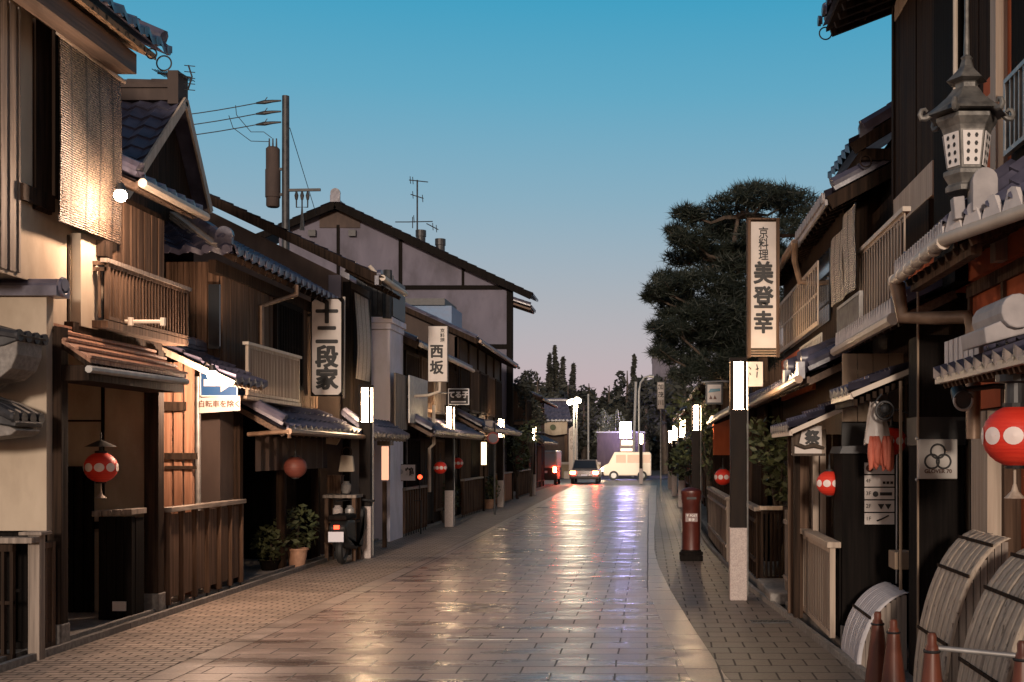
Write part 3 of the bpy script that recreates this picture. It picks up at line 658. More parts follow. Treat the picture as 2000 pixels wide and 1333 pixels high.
hC = thing('town_house', 'left house with a hipped tile roof and white-layered hip ridge behind the lower lamp', 'house', (-5.8, 16.5, 0))
m = MB(); m.box(-6.34, -5.62, 14.92, 19.2, 2.42, 4.3); m.box(-6.34, -5.62, 14.92, 15.4, 0, 2.42); m.build('wall', M['brownwall'], hC)
m = MB(); tile_roof(m, (-7.4, 14.3, 4.34), (-5.22, 14.3, 4.34), (-7.4, 15.35, 4.97), (-6.3, 15.35, 4.97), tw=.27); tile_roof(m, (-5.22, 14.3, 4.34), (-5.22, 19.3, 4.34), (-6.3, 15.35, 4.97), (-6.3, 19.3, 4.97), tw=.27)
eave_discs(m, (-7.3, 14.29, 4.36), (-5.3, 14.29, 4.36), 8, .055, 'Y', -.03); eave_discs(m, (-5.21, 14.4, 4.36), (-5.21, 19.2, 4.36), 18, .05, 'X', .03)
rC = m.build('roof', M['tile'], hC, smooth=True)
m = MB(); ridge_cap(m, (-5.4, 14.48, 4.48), (-6.3, 15.35, 5.06), .18, 0); ogre_tile(m, (-5.4, 14.46, 4.42), 'Y', .7); m.build('hip_ridge', M['tile'], rC)
m = MB()
for k in range(3): m.bar((-5.46, 14.44, 4.38 + .035 * k), (-6.34, 15.29, 4.95 + .035 * k), .24 - .02 * k, .022)
m.build('plaster_layers', M['cream'], rC)
m = MB(); rafters(m, -5.26, 4.26, -5.62, 4.46, 14.5, 19.2, .3); m.bar((-5.6, 14.6, 4.2), (-5.6, 19.2, 4.2), .10, .16); m.build('rafters', M['dark'], rC)
m = MB(); planks_x(m, 14.9, -6.32, -5.62, 2.9, 4.3, 9, .012, .01, 9); planks(m, -5.6, 14.9, 19.2, 2.55, 4.25, 30, .012, .012, 11); m.build('boarding', M['brown'], hC)
m = MB(); m.box(X_(408, 14.86), X_(430, 14.86), 14.84, 14.88, Z_(682, 14.86), Z_(556, 14.86)); m.build('slit_window', M['glass'], hC)
m = MB(); lattice(m, -5.56, 16.9, 18.2, 2.8, 4.1, .08); wf = m.build('lattice_window', M['black'], hC); m = MB(); m.box(-5.585, -5.575, 16.95, 18.15, 2.85, 4.05); m.build('pane', M['glass'], wf)
m = MB(); lattice(m, -5.28, 14.95, 17.15, 2.56, 3.22, .065, .022, .02, .04, 0); m.box(-5.6, -5.26, 14.9, 17.2, 2.50, 2.55); bo = m.build('balcony', M['pale'], hC)
m = MB(); m.box(-5.32, -5.24, 14.9, 17.2, 3.22, 3.26); m.build('handrail', M['cream'], bo)
m = MB(); m.tube([(-5.2, 16.8, 4.28), (-5.2, 16.8, 4.14), (-5.42, 16.6, 4.02), (-5.55, 16.3, 3.9), (-5.55, 16.3, 2.6)], .035, 8); m.build('downpipe', M['copper'], hC, smooth=True)
pe = pent_roof(hC, -4.88, 2.13, -5.6, 2.50, 15.35, 19.2, tw=.26, name='pent_roof')
m = MB(); m.tube([(-4.84, 15.3, 2.09), (-4.84, 19.3, 2.07)], .045, 8); m.tube([(-5.4, 15.32, 2.05), (-4.84, 15.32, 2.09), (-4.84, 15.32, 2.0)], .03, 8); m.build('gutter', M['copper'], pe, smooth=True)
# dark open shop front under it
m = MB(); m.box(-7.2, -7.1, 15.2, 19.2, 0, 2.5); m.box(-7.2, -5.62, 19.1, 19.2, 0, 2.5); m.build('shop_interior', M['black'], hC)  # black walls put the dark of the open shop into the colour
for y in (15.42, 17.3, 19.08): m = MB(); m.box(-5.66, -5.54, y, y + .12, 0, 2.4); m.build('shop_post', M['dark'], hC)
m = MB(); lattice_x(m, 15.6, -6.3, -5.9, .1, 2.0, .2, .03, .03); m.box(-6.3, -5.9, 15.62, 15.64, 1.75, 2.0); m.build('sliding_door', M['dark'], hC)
t = thing('curtain', 'dark brown shop curtain hanging under the pent roof above the potted plants', 'curtain', (-5.5, 17.3, 1.4))
m = MB(); rows = []
for z in (2.03, 1.8, 1.55): rows.append([(-5.35 + .03 * math.sin(k * 1.9), 15.5 + 3.4 * k / 30, z) for k in range(31)])
m.grid(rows); m.grid([[(p[0] - .01, p[1], p[2]) for p in r][::-1] for r in rows]); m.build('cloth', M['brownwall'], t)
m = MB(); m.tube([(-5.35, 15.4, 2.04), (-5.35, 19, 2.04)], .015, 6); m.build('curtain_rod', M['dark'], t)
lantern('paper_lantern', 'dull unlit lantern in the dark left shop front', P(577, 913, 16.6), .165, 'dimpaper')
# things on the forecourt of the dark shop
def foliage(mb, c, rx, ry, rz, n, size, seed, flat=False):
    rnd = random.Random(seed); c = Vector(c)
    for _ in range(n):
        while True:
            p = Vector((rnd.uniform(-1, 1), rnd.uniform(-1, 1), rnd.uniform(-1, 1)))
            if .15 < p.length < 1 and rnd.random() < p.length ** .8 + .15: break
        q = c + Vector((p.x * rx, p.y * ry, p.z * rz)); d = Vector((rnd.gauss(0, 1), rnd.gauss(0, 1), rnd.gauss(0, .6))).normalized(); e = d.cross(Vector((rnd.gauss(0, 1), rnd.gauss(0, 1), rnd.gauss(0, 1)))).normalized()
        s_ = size * rnd.uniform(.6, 1.3)
        mb.poly([q - d * s_, q + e * s_ * .45, q + d * s_, q - e * s_ * .45])
def pot_plant(name, label, c, r, h, mm, pr, seed, group='potted plants on the left forecourt'):
    t = thing(name, label, 'potted plant', c, group); c = Vector(c)
    m = MB(); m.lathe(c, [(r * .72, 0), (r * .98, h * .9), (r * 1.08, h * .9), (r * 1.08, h), (r * .9, h), (r * .85, h * .9)], 18); m.build('pot', mm, t, smooth=True)
    m = MB(); foliage(m, c + Vector((0, 0, h + pr * .9)), pr, pr, pr * 1.1, 260, .06, seed); m.build('leaves', M['leaf'], t)
    m = MB(); m.tube([c + Vector((0, 0, h * .8)), c + Vector((.02, .02, h + pr))], .014, 6); m.build('stem', M['bark'], t)
pot_plant('potted_plant', 'leafy plant in a pale terracotta pot on the dark left forecourt', (X_(580, 17.7), 17.7, .02), .165, .30, M['terra'], .34, 1)
pot_plant('potted_plant', 'small bushy plant in a dark pot left of the terracotta pot', (X_(527, 17.3), 17.3, .02), .16, .16, M['black'], .26, 2)

# shelf with odds and ends, scooter
t = thing('wooden_stand', 'open wooden display stand crowded with small wares by the first left lamp post', 'stand', (X_(672, 18.9), 18.9, .02))
x0, x1 = X_(640, 18.9), X_(700, 18.9)
for xx in (x0 + .03, x1 - .03):
    for yy in (18.75, 19.05):
        m = MB(); m.box(xx - .03, xx + .03, yy - .03, yy + .03, .02, 1.06); m.build('leg', M['brown'], t)
m = MB(); m.box(x0 - .02, x1 + .02, 18.68, 19.12, 1.06, 1.11); m.build('top_board', M['grey'], t)
for z in (.3, .65):
    m = MB(); m.box(x0, x1, 18.7, 19.1, z, z + .025); m.build('shelf', M['brown'], t)
WARES = 'small wares on the open wooden stand'
def ware(name, label, cat, px, py, kind, mm):
    c = P(px, py, 18.75); m = MB()
    if kind == 'bag': m.prism([c + Vector((-.12, 0, 0)), c + Vector((.12, 0, 0)), c + Vector((.08, 0, .24)), c + Vector((-.08, 0, .24))], (0, .12, 0)); m.ring(c + Vector((0, .06, .25)), .06, .012, 'Y', 14, 6)
    if kind == 'box': m.box(c.x - .11, c.x + .11, c.y, c.y + .2, c.z, c.z + .28); m.box(c.x - .12, c.x + .12, c.y - .01, c.y + .21, c.z + .28, c.z + .30)
    if kind == 'jar': m.lathe(c, [(.06, 0), (.085, .05), (.085, .14), (.05, .18), (.055, .2)], 12)
    if kind == 'shade': m.lathe(c, [(.16, 0), (.14, .18), (.05, .26)], 14)
    tag(m.build(name, M[mm], None, c, smooth=True), label, cat, WARES)
ware('cardboard_box', 'brown box on the top of the wooden stand', 'box', 652, 964, 'box', 'brown')
ware('ceramic_jar', 'dark jar beside the brown box on the stand', 'jar', 676, 964, 'jar', 'stone')
ware('ceramic_jar', 'pale jar low on the middle shelf of the stand', 'jar', 660, 1011, 'jar', 'granite')
ware('ceramic_jar', 'grey jar at the right of the middle shelf', 'jar', 684, 1011, 'jar', 'galv')
t = thing('hanging_bag', 'pale cloth bag hanging above the wooden stand', 'bag', P(676, 900, 18.4)); c = P(676, 922, 18.4)
m = MB(); m.prism([c + Vector((-.13, 0, 0)), c + Vector((.13, 0, 0)), c + Vector((.10, 0, .26)), c + Vector((-.09, 0, .27))], (0, .08, 0)); m.build('bag_body', M['beige'], t, bevel=.02)
m = MB(); m.ring(c + Vector((0, .04, .32)), .08, .012, 'Y', 14, 6); m.build('handle', M['dark'], t)
t = thing('hanging_sign', 'blank pale hexagonal board hung under the pent roof end', 'sign', P(650, 855, 18.4)); c = P(650, 855, 18.4)
m = MB(); m.prism([c + Vector(q) for q in ((-.11, 0, -.1), (.06, 0, -.12), (.12, 0, -.03), (.12, 0, .06), (.06, 0, .12), (-.11, 0, .12))], (0, .03, 0)); m.build('board', M['beige'], t)
t = thing('scooter', 'black scooter parked tail outwards with a small red lamp and number plate', 'scooter', (X_(655, 18.2), 18.5, .02))
c = Vector((X_(650, 18.2), 18.0, .02))
m = MB(); m.prism([c + Vector((0, 0, .42)), c + Vector((0, -.1, .62)), c + Vector((0, .1, .72)), c + Vector((0, .55, .70)), c + Vector((0, .60, .30)), c + Vector((0, .95, .28)), c + Vector((0, 1.05, .85)), c + Vector((0, 1.2, .9)), c + Vector((0, 1.3, .5)), c + Vector((0, .7, .2)), c + Vector((0, .2, .25))], (.28, 0, 0)); m.build('body', M['rubber'], t, bevel=.05)
m = MB(); m.box(c.x - .01, c.x + .29, 17.95, 18.55, .73, .82); m.build('saddle', M['black'], t, bevel=.03)
for yy in (18.22, 19.2):
    m = MB(); m.ring((c.x + .14, yy, .25), .17, .06, 'X', 20, 8); wh = m.build('wheel', M['rubber'], t, smooth=True); m = MB(); m.disc((c.x + .11, yy, .25), .12, 'X', 16, .06); m.build('rim', M['galv'], wh)
m = MB(); m.tube([(c.x - .18, 19.05, 1.0), (c.x + .14, 19.15, 1.02), (c.x + .46, 19.05, 1.0)], .02, 6); m.build('handlebar', M['metal'], t)
m = MB(); m.box(c.x + .10, c.x + .18, 17.89, 17.93, .60, .66); m.build('tail_lamp', M['tailsmall'], t)
m = MB(); m.box(c.x + .02, c.x + .26, 17.87, 17.885, .40, .56); m.build('licence_plate', M['plate'], t)

# big shop sign with four characters
def board_sign(name, label, px0, py0, px1, py1, Y, frame_m, face_m, cham=0, fr=.03, depth=.10):
    a, b = P(px0, py0, Y), P(px1, py1, Y); t = thing(name, label, 'shop sign', ((a.x + b.x) / 2, Y, b.z))
    m = MB(); m.box(a.x, b.x, Y, Y + depth, b.z, a.z); m.build('sign_frame', frame_m, t, bevel=.008)
    x0, x1, z0, z1 = a.x + fr, b.x - fr, b.z + fr, a.z - fr; k = cham
    m = MB(); pts = [(x0 + k, z0), (x1 - k, z0), (x1, z0 + k), (x1, z1 - k), (x1 - k, z1), (x0 + k, z1), (x0, z1 - k), (x0, z0 + k)] if k else [(x0, z0), (x1, z0), (x1, z1), (x0, z1)]
    m.prism([(x, Y - .006, z) for x, z in pts], (0, .010, 0)); m.build('sign_face', face_m, t)
    return t, a, b
t, a, b = board_sign('shop_sign', 'tall pale sign with four thick black brush characters on a dark frame', 607, 582, 669, 774, 18.6, M['black'], M['paper'], .05, .022)
cx, h = (a.x + b.x) / 2, a.z - b.z
for k, ch in enumerate('十二段家'): vtext('lettering', ch, .37, M['ink'], t, (cx + .005, 18.6, a.z - h * (.165 + .225 * k)), -.010, .003, bold=.016)
m = MB(); m.box(a.x - .12, a.x, 18.63, 18.67, a.z - .3, a.z - .26); m.build('bracket', M['metal'], t)
t = thing('thin_pole', 'thin pale pipe standing close to the right edge of the four-character sign', 'pole', (X_(672, 18.8), 18.8, 2.6))
m = MB(); m.tube([P(672, 580, 18.8), P(671, 778, 18.8)], .022, 8); m.build('pipe', M['cream'], t)

# fourth house: big dark gable
hD = thing('town_house', 'left house showing a broad dark brown gable wall under a long sloping verge', 'house', (-6, 20.2, 0))
m = MB(); m.prism([(-5.28, 20, 0), (-5.28, 20, 4.85), (-9.6, 20, 6.98), (-13, 20, 5.3), (-13, 20, 0)], (0, 1.5, 0)); m.build('wall', M['brownwall'], hD)
m = MB(); tile_roof(m, (-4.66, 19.78, 4.84), (-4.66, 21.6, 4.84), (-9.6, 19.78, 7.18), (-9.6, 21.6, 7.18), tw=.27); ogre_tile(m, (-4.72, 19.82, 4.80), 'X', .5); rD = m.build('roof', M['tile'], hD, smooth=True)
m = MB(); m.bar((-4.62, 19.77, 4.78), (-9.6, 19.77, 7.13), .04, .16); rafters(m, -4.7, 4.72, -5.3, 5.0, 19.9, 21.5, .3); m.build('verge_board', M['dark'], rD)
m = MB(); m.tube([(-4.62, 19.75, 4.84), (-4.62, 21.6, 4.82)], .055, 8); m.tube([P(722, 520, 19.9), P(748, 550, 19.9)], .035, 8); m.build('gutter', M['cream'], rD, smooth=True)
m = MB(); m.box(-5.62, -5.40, 19.97, 20.0, Z_(592, 20), Z_(538, 20)); m.build('small_window', M['lav'], hD)
m = MB(); m.box(-5.36, -5.24, 19.93, 20.02, 0, 4.8); m.build('corner_post', M['black'], hD)
m = MB(); rows = []
for i in range(8): rows.append([(-5.10 + .03 * math.sin(i * .6), 19.85 + .95 * k / 5, 3.1 + 1.5 * i / 7) for k in range(6)])
m.grid(rows); m.grid([[(p[0] - .012, p[1], p[2]) for p in r][::-1] for r in rows]); tag(m.build('reed_blind', M['sudare2'], None, (-5.1, 20.3, 3.1)), 'narrow pale reed blind at the corner of the broad dark gable', 'blind')
m = MB(); planks(m, -5.26, 20.02, 21.5, 2.5, 4.7, 10); m.build('boarding', M['dark'], hD)
pent_roof(hD, -4.85, 2.12, -5.28, 2.42, 19.6, 22.9, tw=.26, name='pent_roof')

# fifth: white storehouse block with dark slatted box on top
t = thing('storehouse', 'narrow white plaster storehouse with a dark boarded roof box beside the big sign', 'storehouse', (-5.5, 23, 0))
a, b = P(710, 620, 23), P(762, 800, 23)
m = MB(); m.box(a.x, b.x, 23, 24.2, 0, a.z - .25); m.build('wall', M['white'], t)
m = MB(); m.box(a.x - .04, b.x + .03, 22.95, 24.2, a.z - .24, a.z - .12); m.box(a.x - .06, b.x + .07, 22.9, 24.2, a.z - .119, a.z); m.build('cornice', M['white'], t, bevel=.01)
m = MB(); planks_x(m, 22.92, a.x - .12, b.x + .09, a.z + .02, Z_(540, 23), 7, .03, .01, 6); m.box(a.x - .1, b.x + .07, 22.96, 24.1, a.z + .02, Z_(545, 23)); m.build('roof_box', M['metal'], t)
m = MB(); m.tube([P(756, 622, 22.85), P(757, 528, 22.85)], .09, 8); m.build('corner_post', M['metal'], t)
m = MB(); m.tube([P(706, 620, 22.7), P(707, 726, 22.7), P(705, 730, 22.7)], .02, 6); m.build('cable', M['metal'], t)

# ------------------------------------------------------------------ generic street houses further down
def street_house(label, s, y0, y1, xw, xe, ze, pitch=.45, depth=5.5, wall='brown', tm='tile', pent=True, pz=2.2, seed=1, upper=True, tw=.3, zmin=0, ground=True, balcony=False):
    """s=-1 left side, +1 right side; street facade at xw, eave at xe/ze"""
    rnd = random.Random(seed); h = thing('town_house', label, 'house', (xw, (y0 + y1) / 2, 0)); xr = xw + s * depth / 2; zr = ze + abs(xr - xe) * pitch; xb = xw + s * depth
    m = MB(); zw = ze + abs(xw - xe) * pitch - .12
    m.prism([(xw, y0 + .1, 0), (xw, y0 + .1, zw), (xr, y0 + .1, zr - .12), (xb, y0 + .1, zw), (xb, y0 + .1, 0)], (0, y1 - y0 - .2, 0)); m.build('wall', M[wall], h)
    m = MB(); xo = xb + (xw - xe) * -1
    tile_roof(m, (xe, y0 - .15, ze), (xe, y1, ze), (xr, y0 - .15, zr), (xr, y1, zr), tw=tw); tile_roof(m, (xo, y0 - .15, ze), (xo, y1, ze), (xr, y0 - .15, zr), (xr, y1, zr), tw=.5, rh=.6, seg=4)
    ridge_cap(m, (xr, y0 - .1, zr), (xr, y1, zr), .22, 2); ogre_tile(m, (xr, y0 - .14, zr + .05), 'Y', .8); ridge_cap(m, (xe - s * -.05, y0 - .05, ze + .03), (xr, y0 - .05, zr + .03), .16, 0)
    r = m.build('roof', M[tm], h, smooth=True)
    m = MB(); m.bar((xe, y0 - .17, ze - .06), (xr, y0 - .17, zr - .06), .03, .14); m.bar((xo, y0 - .17, ze - .06), (xr, y0 - .17, zr - .06), .03, .14); m.build('verge_board', M['dark'], r); m = MB(); rafters(m, xe + s * .06, ze - .08, xw, zw - .0, y0, y1 - .05, .4); m.build('rafters', M['dark'], r)
    m = MB(); m.tube([(xe - s * .05, y0 - .1, ze - .04), (xe - s * .05, y1, ze - .07)], .05, 8); m.build('gutter', M['cream'] if seed % 2 else M['copper'], r)
    # posts
    n = max(2, round((y1 - y0) / 1.9))
    for k in range(n + 1):
        y = y0 + .16 + (y1 - y0 - .32) * k / n; m = MB(); m.box(xw - s * .05, xw + s * .08, y - .06, y + .06, 0, zw - .05); m.build('post', M['dark'], h)
    pz2 = pz + .38
    for k in range(n):
        a = y0 + .24 + (y1 - y0 - .32) * k / n; b = y0 + .16 + (y1 - y0 - .32) * (k + 1) / n - .08
        if upper and zw - pz2 > .9:
            m = MB(); lattice(m, xw - s * .05, a + .05, b - .05, pz2 + .15, min(zw - .18, pz2 + 1.5), .085, .03, .035)
            wn = m.build('lattice_window', M[rnd.choice(['dark', 'brown', 'grey'])], h); m = MB(); m.box(xw - s * .022, xw - s * .012, a + .1, b - .1, pz2 + .2, min(zw - .2, pz2 + 1.45)); m.build('pane', M['glass'], wn)
        if ground:
            m = MB()
            if rnd.random() < .6: lattice(m, xw - s * .06, a, b, .35, pz - .1, .10, .035, .035, .06, 2); nm = 'lattice_front'
            else: planks(m, xw - s * .05, a, b, .15, pz - .1, max(3, int((b - a) / .2)), .015, .02, seed + k); nm = 'door'
            m.build(nm, M[rnd.choice(['black', 'dark', 'brown'])], h)
    if pent: pent_roof(h, xw - s * .75, pz, xw, pz2, y0, y1, tw=tw, name='pent_roof', near=True, tm=M[tm])
    if balcony:
        m = MB(); lattice(m, xw - s * .42, y0 + .3, y1 - .4, pz + .35, pz + 1.05, .10, .03, .025, .05, 0); m.build('balcony', M['pale'], h)
    return h
hF0 = street_house('left house of shutters and grey panels right of the white storehouse', -1, 24.4, 31.6, -5.35, -4.92, 4.15, .44, 6, 'dark', pz=2.25, seed=3)
m = MB()
for (px0, px1, py0, py1, X) in ((771, 794, 728, 838, -5.1), (799, 834, 733, 826, -5.02)):
    ya, yb = X * F / (px0 - VX), X * F / (px1 - VX)
    m = MB(); planks(m, X, ya, yb, Z_(py1, ya), Z_(py0, ya), 6, .015, .004, 3); m.build('shutter', M['galv'] if px0 > 780 else M['grey'], hF0)
m = MB(); m.tube([(-4.95, 26.2, 2.9), (-4.95, 26.2, 2.0), (-5.05, 26.2, 1.9), (-5.05, 26.2, .9)], .04, 8); m.build('downpipe', M['cream'], hF0, smooth=True)
# roof deck shed of blue sheet
t = thing('rooftop_shed', 'blue sheet-roofed shed peeping over the dark verge below the big white gable', 'shed', P(835, 632, 36))
a, b = P(795, 590, 36), P(882, 650, 36)
m = MB(); m.box(a.x, b.x, 36, 38, b.z - 2, a.z - .12); m.build('shed_wall', M['blueroof'], t)
m = MB(); m.prism([(a.x - .1, 35.9, a.z - .11), (b.x - .2, 35.9, a.z - .11), (b.x - .2, 35.9, a.z + .1), (a.x - .1, 35.9, a.z + .1)], (0, 2.2, 0)); m.build('shed_roof', M['metal'], t)
hF = street_house('left house with a long dark verge below the blue rooftop shed', -1, 32, 41.5, -5.4, -4.78, 4.97, .45, 6.2, 'brownwall', pz=2.5, seed=4)
# tall white gable building
hG = thing('tall_house', 'tall three-storey house with a lavender-white timbered gable and dark roof edge', 'house', (-9, 44, 0))
x1, x0 = X_(990, 44), X_(545, 44); ze = Z_(566, 44); ap = P(660, 400, 44)
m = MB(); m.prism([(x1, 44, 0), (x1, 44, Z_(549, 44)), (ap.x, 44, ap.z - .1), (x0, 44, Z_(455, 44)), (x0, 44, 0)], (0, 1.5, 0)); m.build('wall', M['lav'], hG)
m = MB()
tile_roof(m, (X_(1042, 44), 43.6, Z_(578, 44)), (X_(1042, 44), 45.6, Z_(578, 44)), (ap.x, 43.6, ap.z + .05), (ap.x, 45.6, ap.z + .05), tw=.33, rh=.4, seg=4)
tile_roof(m, (x0 - 1.5, 43.6, Z_(480, 44)), (x0 - 1.5, 45.6, Z_(480, 44)), (ap.x, 43.6, ap.z + .05), (ap.x, 45.6, ap.z + .05), tw=.5, rh=.6, seg=4)
ridge_cap(m, (ap.x, 43.7, ap.z), (ap.x, 45.5, ap.z), .3, 2); ogre_tile(m, (ap.x, 43.62, ap.z + .1), 'Y', 1.2)
rG = m.build('roof', M['tile'], hG, smooth=True)
m = MB(); m.bar((X_(1040, 44), 43.58, Z_(582, 44)), (ap.x, 43.58, ap.z - .1), .06, .26); m.bar((x0 - 1.5, 43.58, Z_(485, 44)), (ap.x, 43.58, ap.z - .1), .06, .26); m.build('verge_board', M['black'], rG)
m = MB()
for q in ((658, 664, 440, 700), (779, 786, 468, 760), (902, 907, 520, 560)): m.box(X_(q[0], 44), X_(q[1], 44), 43.94, 44, Z_(q[3], 44), Z_(q[2], 44))
m.box(X_(786, 44), X_(990, 44), 43.93, 44, Z_(566, 44), Z_(558, 44)); m.box(X_(990, 44), X_(1002, 44), 43.9, 44.1, 0, Z_(556, 44)); m.box(X_(930, 44), X_(990, 44), 43.93, 44, Z_(682, 44), Z_(673, 44)); m.build('timber', M['black'], hG)
m = MB(); m.prism([P(624, 445, 43.95), P(703, 445, 43.95), P(703, 424, 43.95), P(660, 408, 43.95), P(624, 424, 43.95)], (0, .05, 0)); m.build('gable_panel', M['brownwall'], hG)
for px in (612, 690):
    m = MB(); m.box(X_(px - 7, 44), X_(px + 7, 44), 43.8, 44, Z_(463, 44), Z_(451, 44)); m.build('vent', M['metal'], hG)
for px, py in ((822, 475), (860, 492)):
    m = MB(); p = P(px, py, 47); m.lathe((p.x, 47, p.z - 1.2), [(.19, 0), (.19, 1.45), (.22, 1.46), (.22, 1.72)], 14); m.build('flue', M['metal'], rG)
pent_roof(hG, x1 + .95, Z_(606, 45), x1 + .04, Z_(592, 45), 44.1, 45.5, tw=.36, name='pent_roof')
for k, z in enumerate((2.9,)):
    m = MB(); m.box(x1, x1 + .75, 44.3, 46, z, z + .12); lattice(m, x1 + .72, 44.3, 46, z + .12, z + 1.0, .14, .04, .03, .06, 0); m.build('balcony', M['dark'], hG)
for z in (3.2, 5.8):
    for y in (44.05,):
        m = MB(); lattice(m, x1 + .03, y, y + 1.44, z, z + 1.6, .2, .03, .03, .07, 1); wn = m.build('window', M['dark'], hG); m = MB(); m.box(x1 + .004, x1 + .012, y + .05, y + 1.4, z + .05, z + 1.55); m.build('pane', M['glass'], wn)
t = thing('tv_antenna', 'tall aerial mast with crossed yagi arms on the white gable roof', 'antenna', P(815, 470, 47), 'roof aerials')
m = MB(); m.tube([P(815, 480, 47), P(815, 352, 47)], .035, 6); m.build('mast', M['metal'], t)
m = MB()
for (xa, ya, xb, yb) in ((799, 352, 836, 356), (802, 380, 827, 388), (795, 434, 845, 433), (833, 437, 856, 449), (772, 434, 800, 434)): m.tube([P(xa, ya, 47), P(xb, yb, 47)], .022, 5)
for (px, py) in ((801, 352), (806, 353), (806, 381), (825, 388), (808, 428), (852, 447), (845, 443)): m.tube([P(px, py - 7, 46.9), P(px + 1, py + 7, 47.1)], .016, 5)
m.tube([P(806, 424, 47), P(806, 446, 47)], .02, 5)
m.build('dipoles', M['metal'], t)
hH = street_house('dark left house beyond the tall white gable near the street end', -1, 52.5, 60.5, -5.6, -4.9, 4.3, .45, 6, 'dark', pz=2.3, seed=6, tw=.36)

# utility pole with transformer
t = thing('utility_pole', 'concrete utility pole with a can transformer rising behind the dark gable', 'utility pole', (X_(558, 27), 27, 0))
xp = X_(558, 27)
m = MB(); m.tube([(xp, 27, 0), (xp, 27, Z_(188, 27))], .105, 12, .085); m.build('pole', M['metal'], t, smooth=True)
c = P(533, 405, 27)
m = MB(); m.lathe(c, [(.13, 0), (.155, .03), (.155, .22), (.175, .23), (.175, .88), (.16, .9), (.16, 1.38), (.12, 1.42)], 18); tr = m.build('transformer', M['brownwall'], t, smooth=True)
for k in (-1, 0, 1):
    m = MB(); q = P(533, 293, 27) + Vector((.085 * k, 0, 0)); m.tube([q, q + Vector((0, 0, .27))], [.025, .015], 8); m.build('bushing', M['metal'], tr)
m = MB(); m.bar((c.x, 27, c.z + .9), (xp, 27, c.z + .9), .05, .06); m.bar((c.x, 27, c.z + .3), (xp, 27, c.z + .3), .05, .06); m.build('bracket', M['metal'], t)
for k, py in enumerate((198, 219, 240)):
    m = MB(); m.tube([P(549, py - 1, 27), P(532, py, 27), P(516, py + 2, 27), P(500, py + 4, 27)], [.02, .035, .05, .02], 8); m.tube([P(515, py + 2, 27), P(522, py - 8, 27)], .01, 5); m.build('insulator', M['metal'], t)
m = MB(); m.bar(P(563, 372, 27), P(626, 371, 27), .06, .06); m.build('crossarm', M['metal'], t)
for px in (579, 590, 601):
    m = MB(); q = P(px, 374, 27); m.tube([q, q + Vector((0, 0, -.1)), q + Vector((0, 0, -.2))], [.02, .05, .03], 8); m.tube([q + Vector((0, 0, -.2)), q + Vector((.0, 0, -.38)), P(590, 405, 27), P(590 + (px - 590) * .3, 450, 27)], .018, 6); m.build('cable_head', M['metal'], t)
m = MB(); m.tube([P(566, 250, 27), P(618, 420, 30)], .009, 5); m.build('stay_wire', M['metal'], t)
for k, (py, yl) in enumerate(((202, 213), (223, 234), (244, 253))):
    m = MB(); a = P(500, py, 27); b = P(100, yl + 14, 25); pts = [a.lerp(b, i / 10) + Vector((0, 0, -.18 * math.sin(math.pi * i / 10))) for i in range(11)]; m.tube(pts, .012, 5)
    tag(m.build('power_line', M['metal'], None, a), ('topmost', 'middle', 'lowest')[k] + ' power line running left from the utility pole', 'power line', 'power lines at the utility pole')
m = MB(); m.tube([P(460, 206, 27), P(462, 225, 27), P(490, 258, 27), P(515, 258, 27), P(531, 270, 27)], .009, 5); m.tube([P(447, 226, 27), P(455, 250, 27), P(490, 276, 27), P(525, 277, 27)], .009, 5); tag(m.build('jumper_wire', M['metal'], None, P(460, 206, 27)), 'looping jumper wires feeding the can transformer', 'wire')

# ------------------------------------------------------------------ lantern posts along both kerbs
lp = thing('lantern_post', 'x', 'street lantern', (0, 0, 0), 'square lantern posts along both kerbs')
m = MB(); m.box(-.095, .095, -.095, .095, .85, 2.30); m.build('post_shaft', M['post'], lp, bevel=.008)
m = MB(); m.box(-.105, .105, -.105, .105, 0, .885); m.build('granite_base', M['granite'], lp, bevel=.012)
m = MB()
for sx in (-1, 1):
    for sy in (-1, 1): m.box(sx * .082 - .016, sx * .082 + .016, sy * .082 - .016, sy * .082 + .016, 2.30, 2.93)
m.box(-.105, .105, -.105, .105, 2.90, 2.95); m.box(-.105, .105, -.105, .105, 2.29, 2.32); hd = m.build('lantern_frame', M['post'], lp)
m = MB(); m.box(-.074, .074, -.074, .074, 2.32, 2.90); m.build('lit_panel', M['lampglass'], hd)
m = MB()
for k in range(5):
    for q in (-.078, .078): m.box(-.066, .066, q - .003, q + .003, 2.335 + .022 * k, 2.344 + .022 * k); m.box(q - .003, q + .003, -.066, .066, 2.335 + .022 * k, 2.344 + .022 * k)
for q in (-.0785, .0785):
    for u in (-.060, .060): m.box(u - .006, u + .006, q - .003, q + .003, 2.325, 2.90); m.box(q - .003, q + .003, u - .006, u + .006, 2.325, 2.90)
m.build('panel_bars', M['tan'], hd)
m = MB(); m.tube([(.118, 0, .05), (.118, 0, 2.9)], .011, 6); m.build('conduit', M['galv'], lp)
LPS = [(-4.82, 19.4, 'nearest left lantern post standing before the white storehouse'), (-4.83, 27.6, 'left lantern post below the framed white-on-black sign'), (-4.9, 37.6, 'left lantern post just past the round red road sign'), (-4.87, 48, 'farthest left lantern post beside the parked van'),
       (1.09, 13.9, 'nearest right lantern post with a pale stone base, large in the foreground'), (1.10, 26.6, 'right lantern post directly behind the red post box'), (1.08, 37.6, 'third lantern post along the right kerb beyond the pine'), (1.07, 47.4, 'fourth lantern post along the right kerb'), (1.06, 57, 'thin distant right lantern post beyond four nearer ones'),
       (-.45, 66, 'lone warm lantern post across the junction at the street end')]
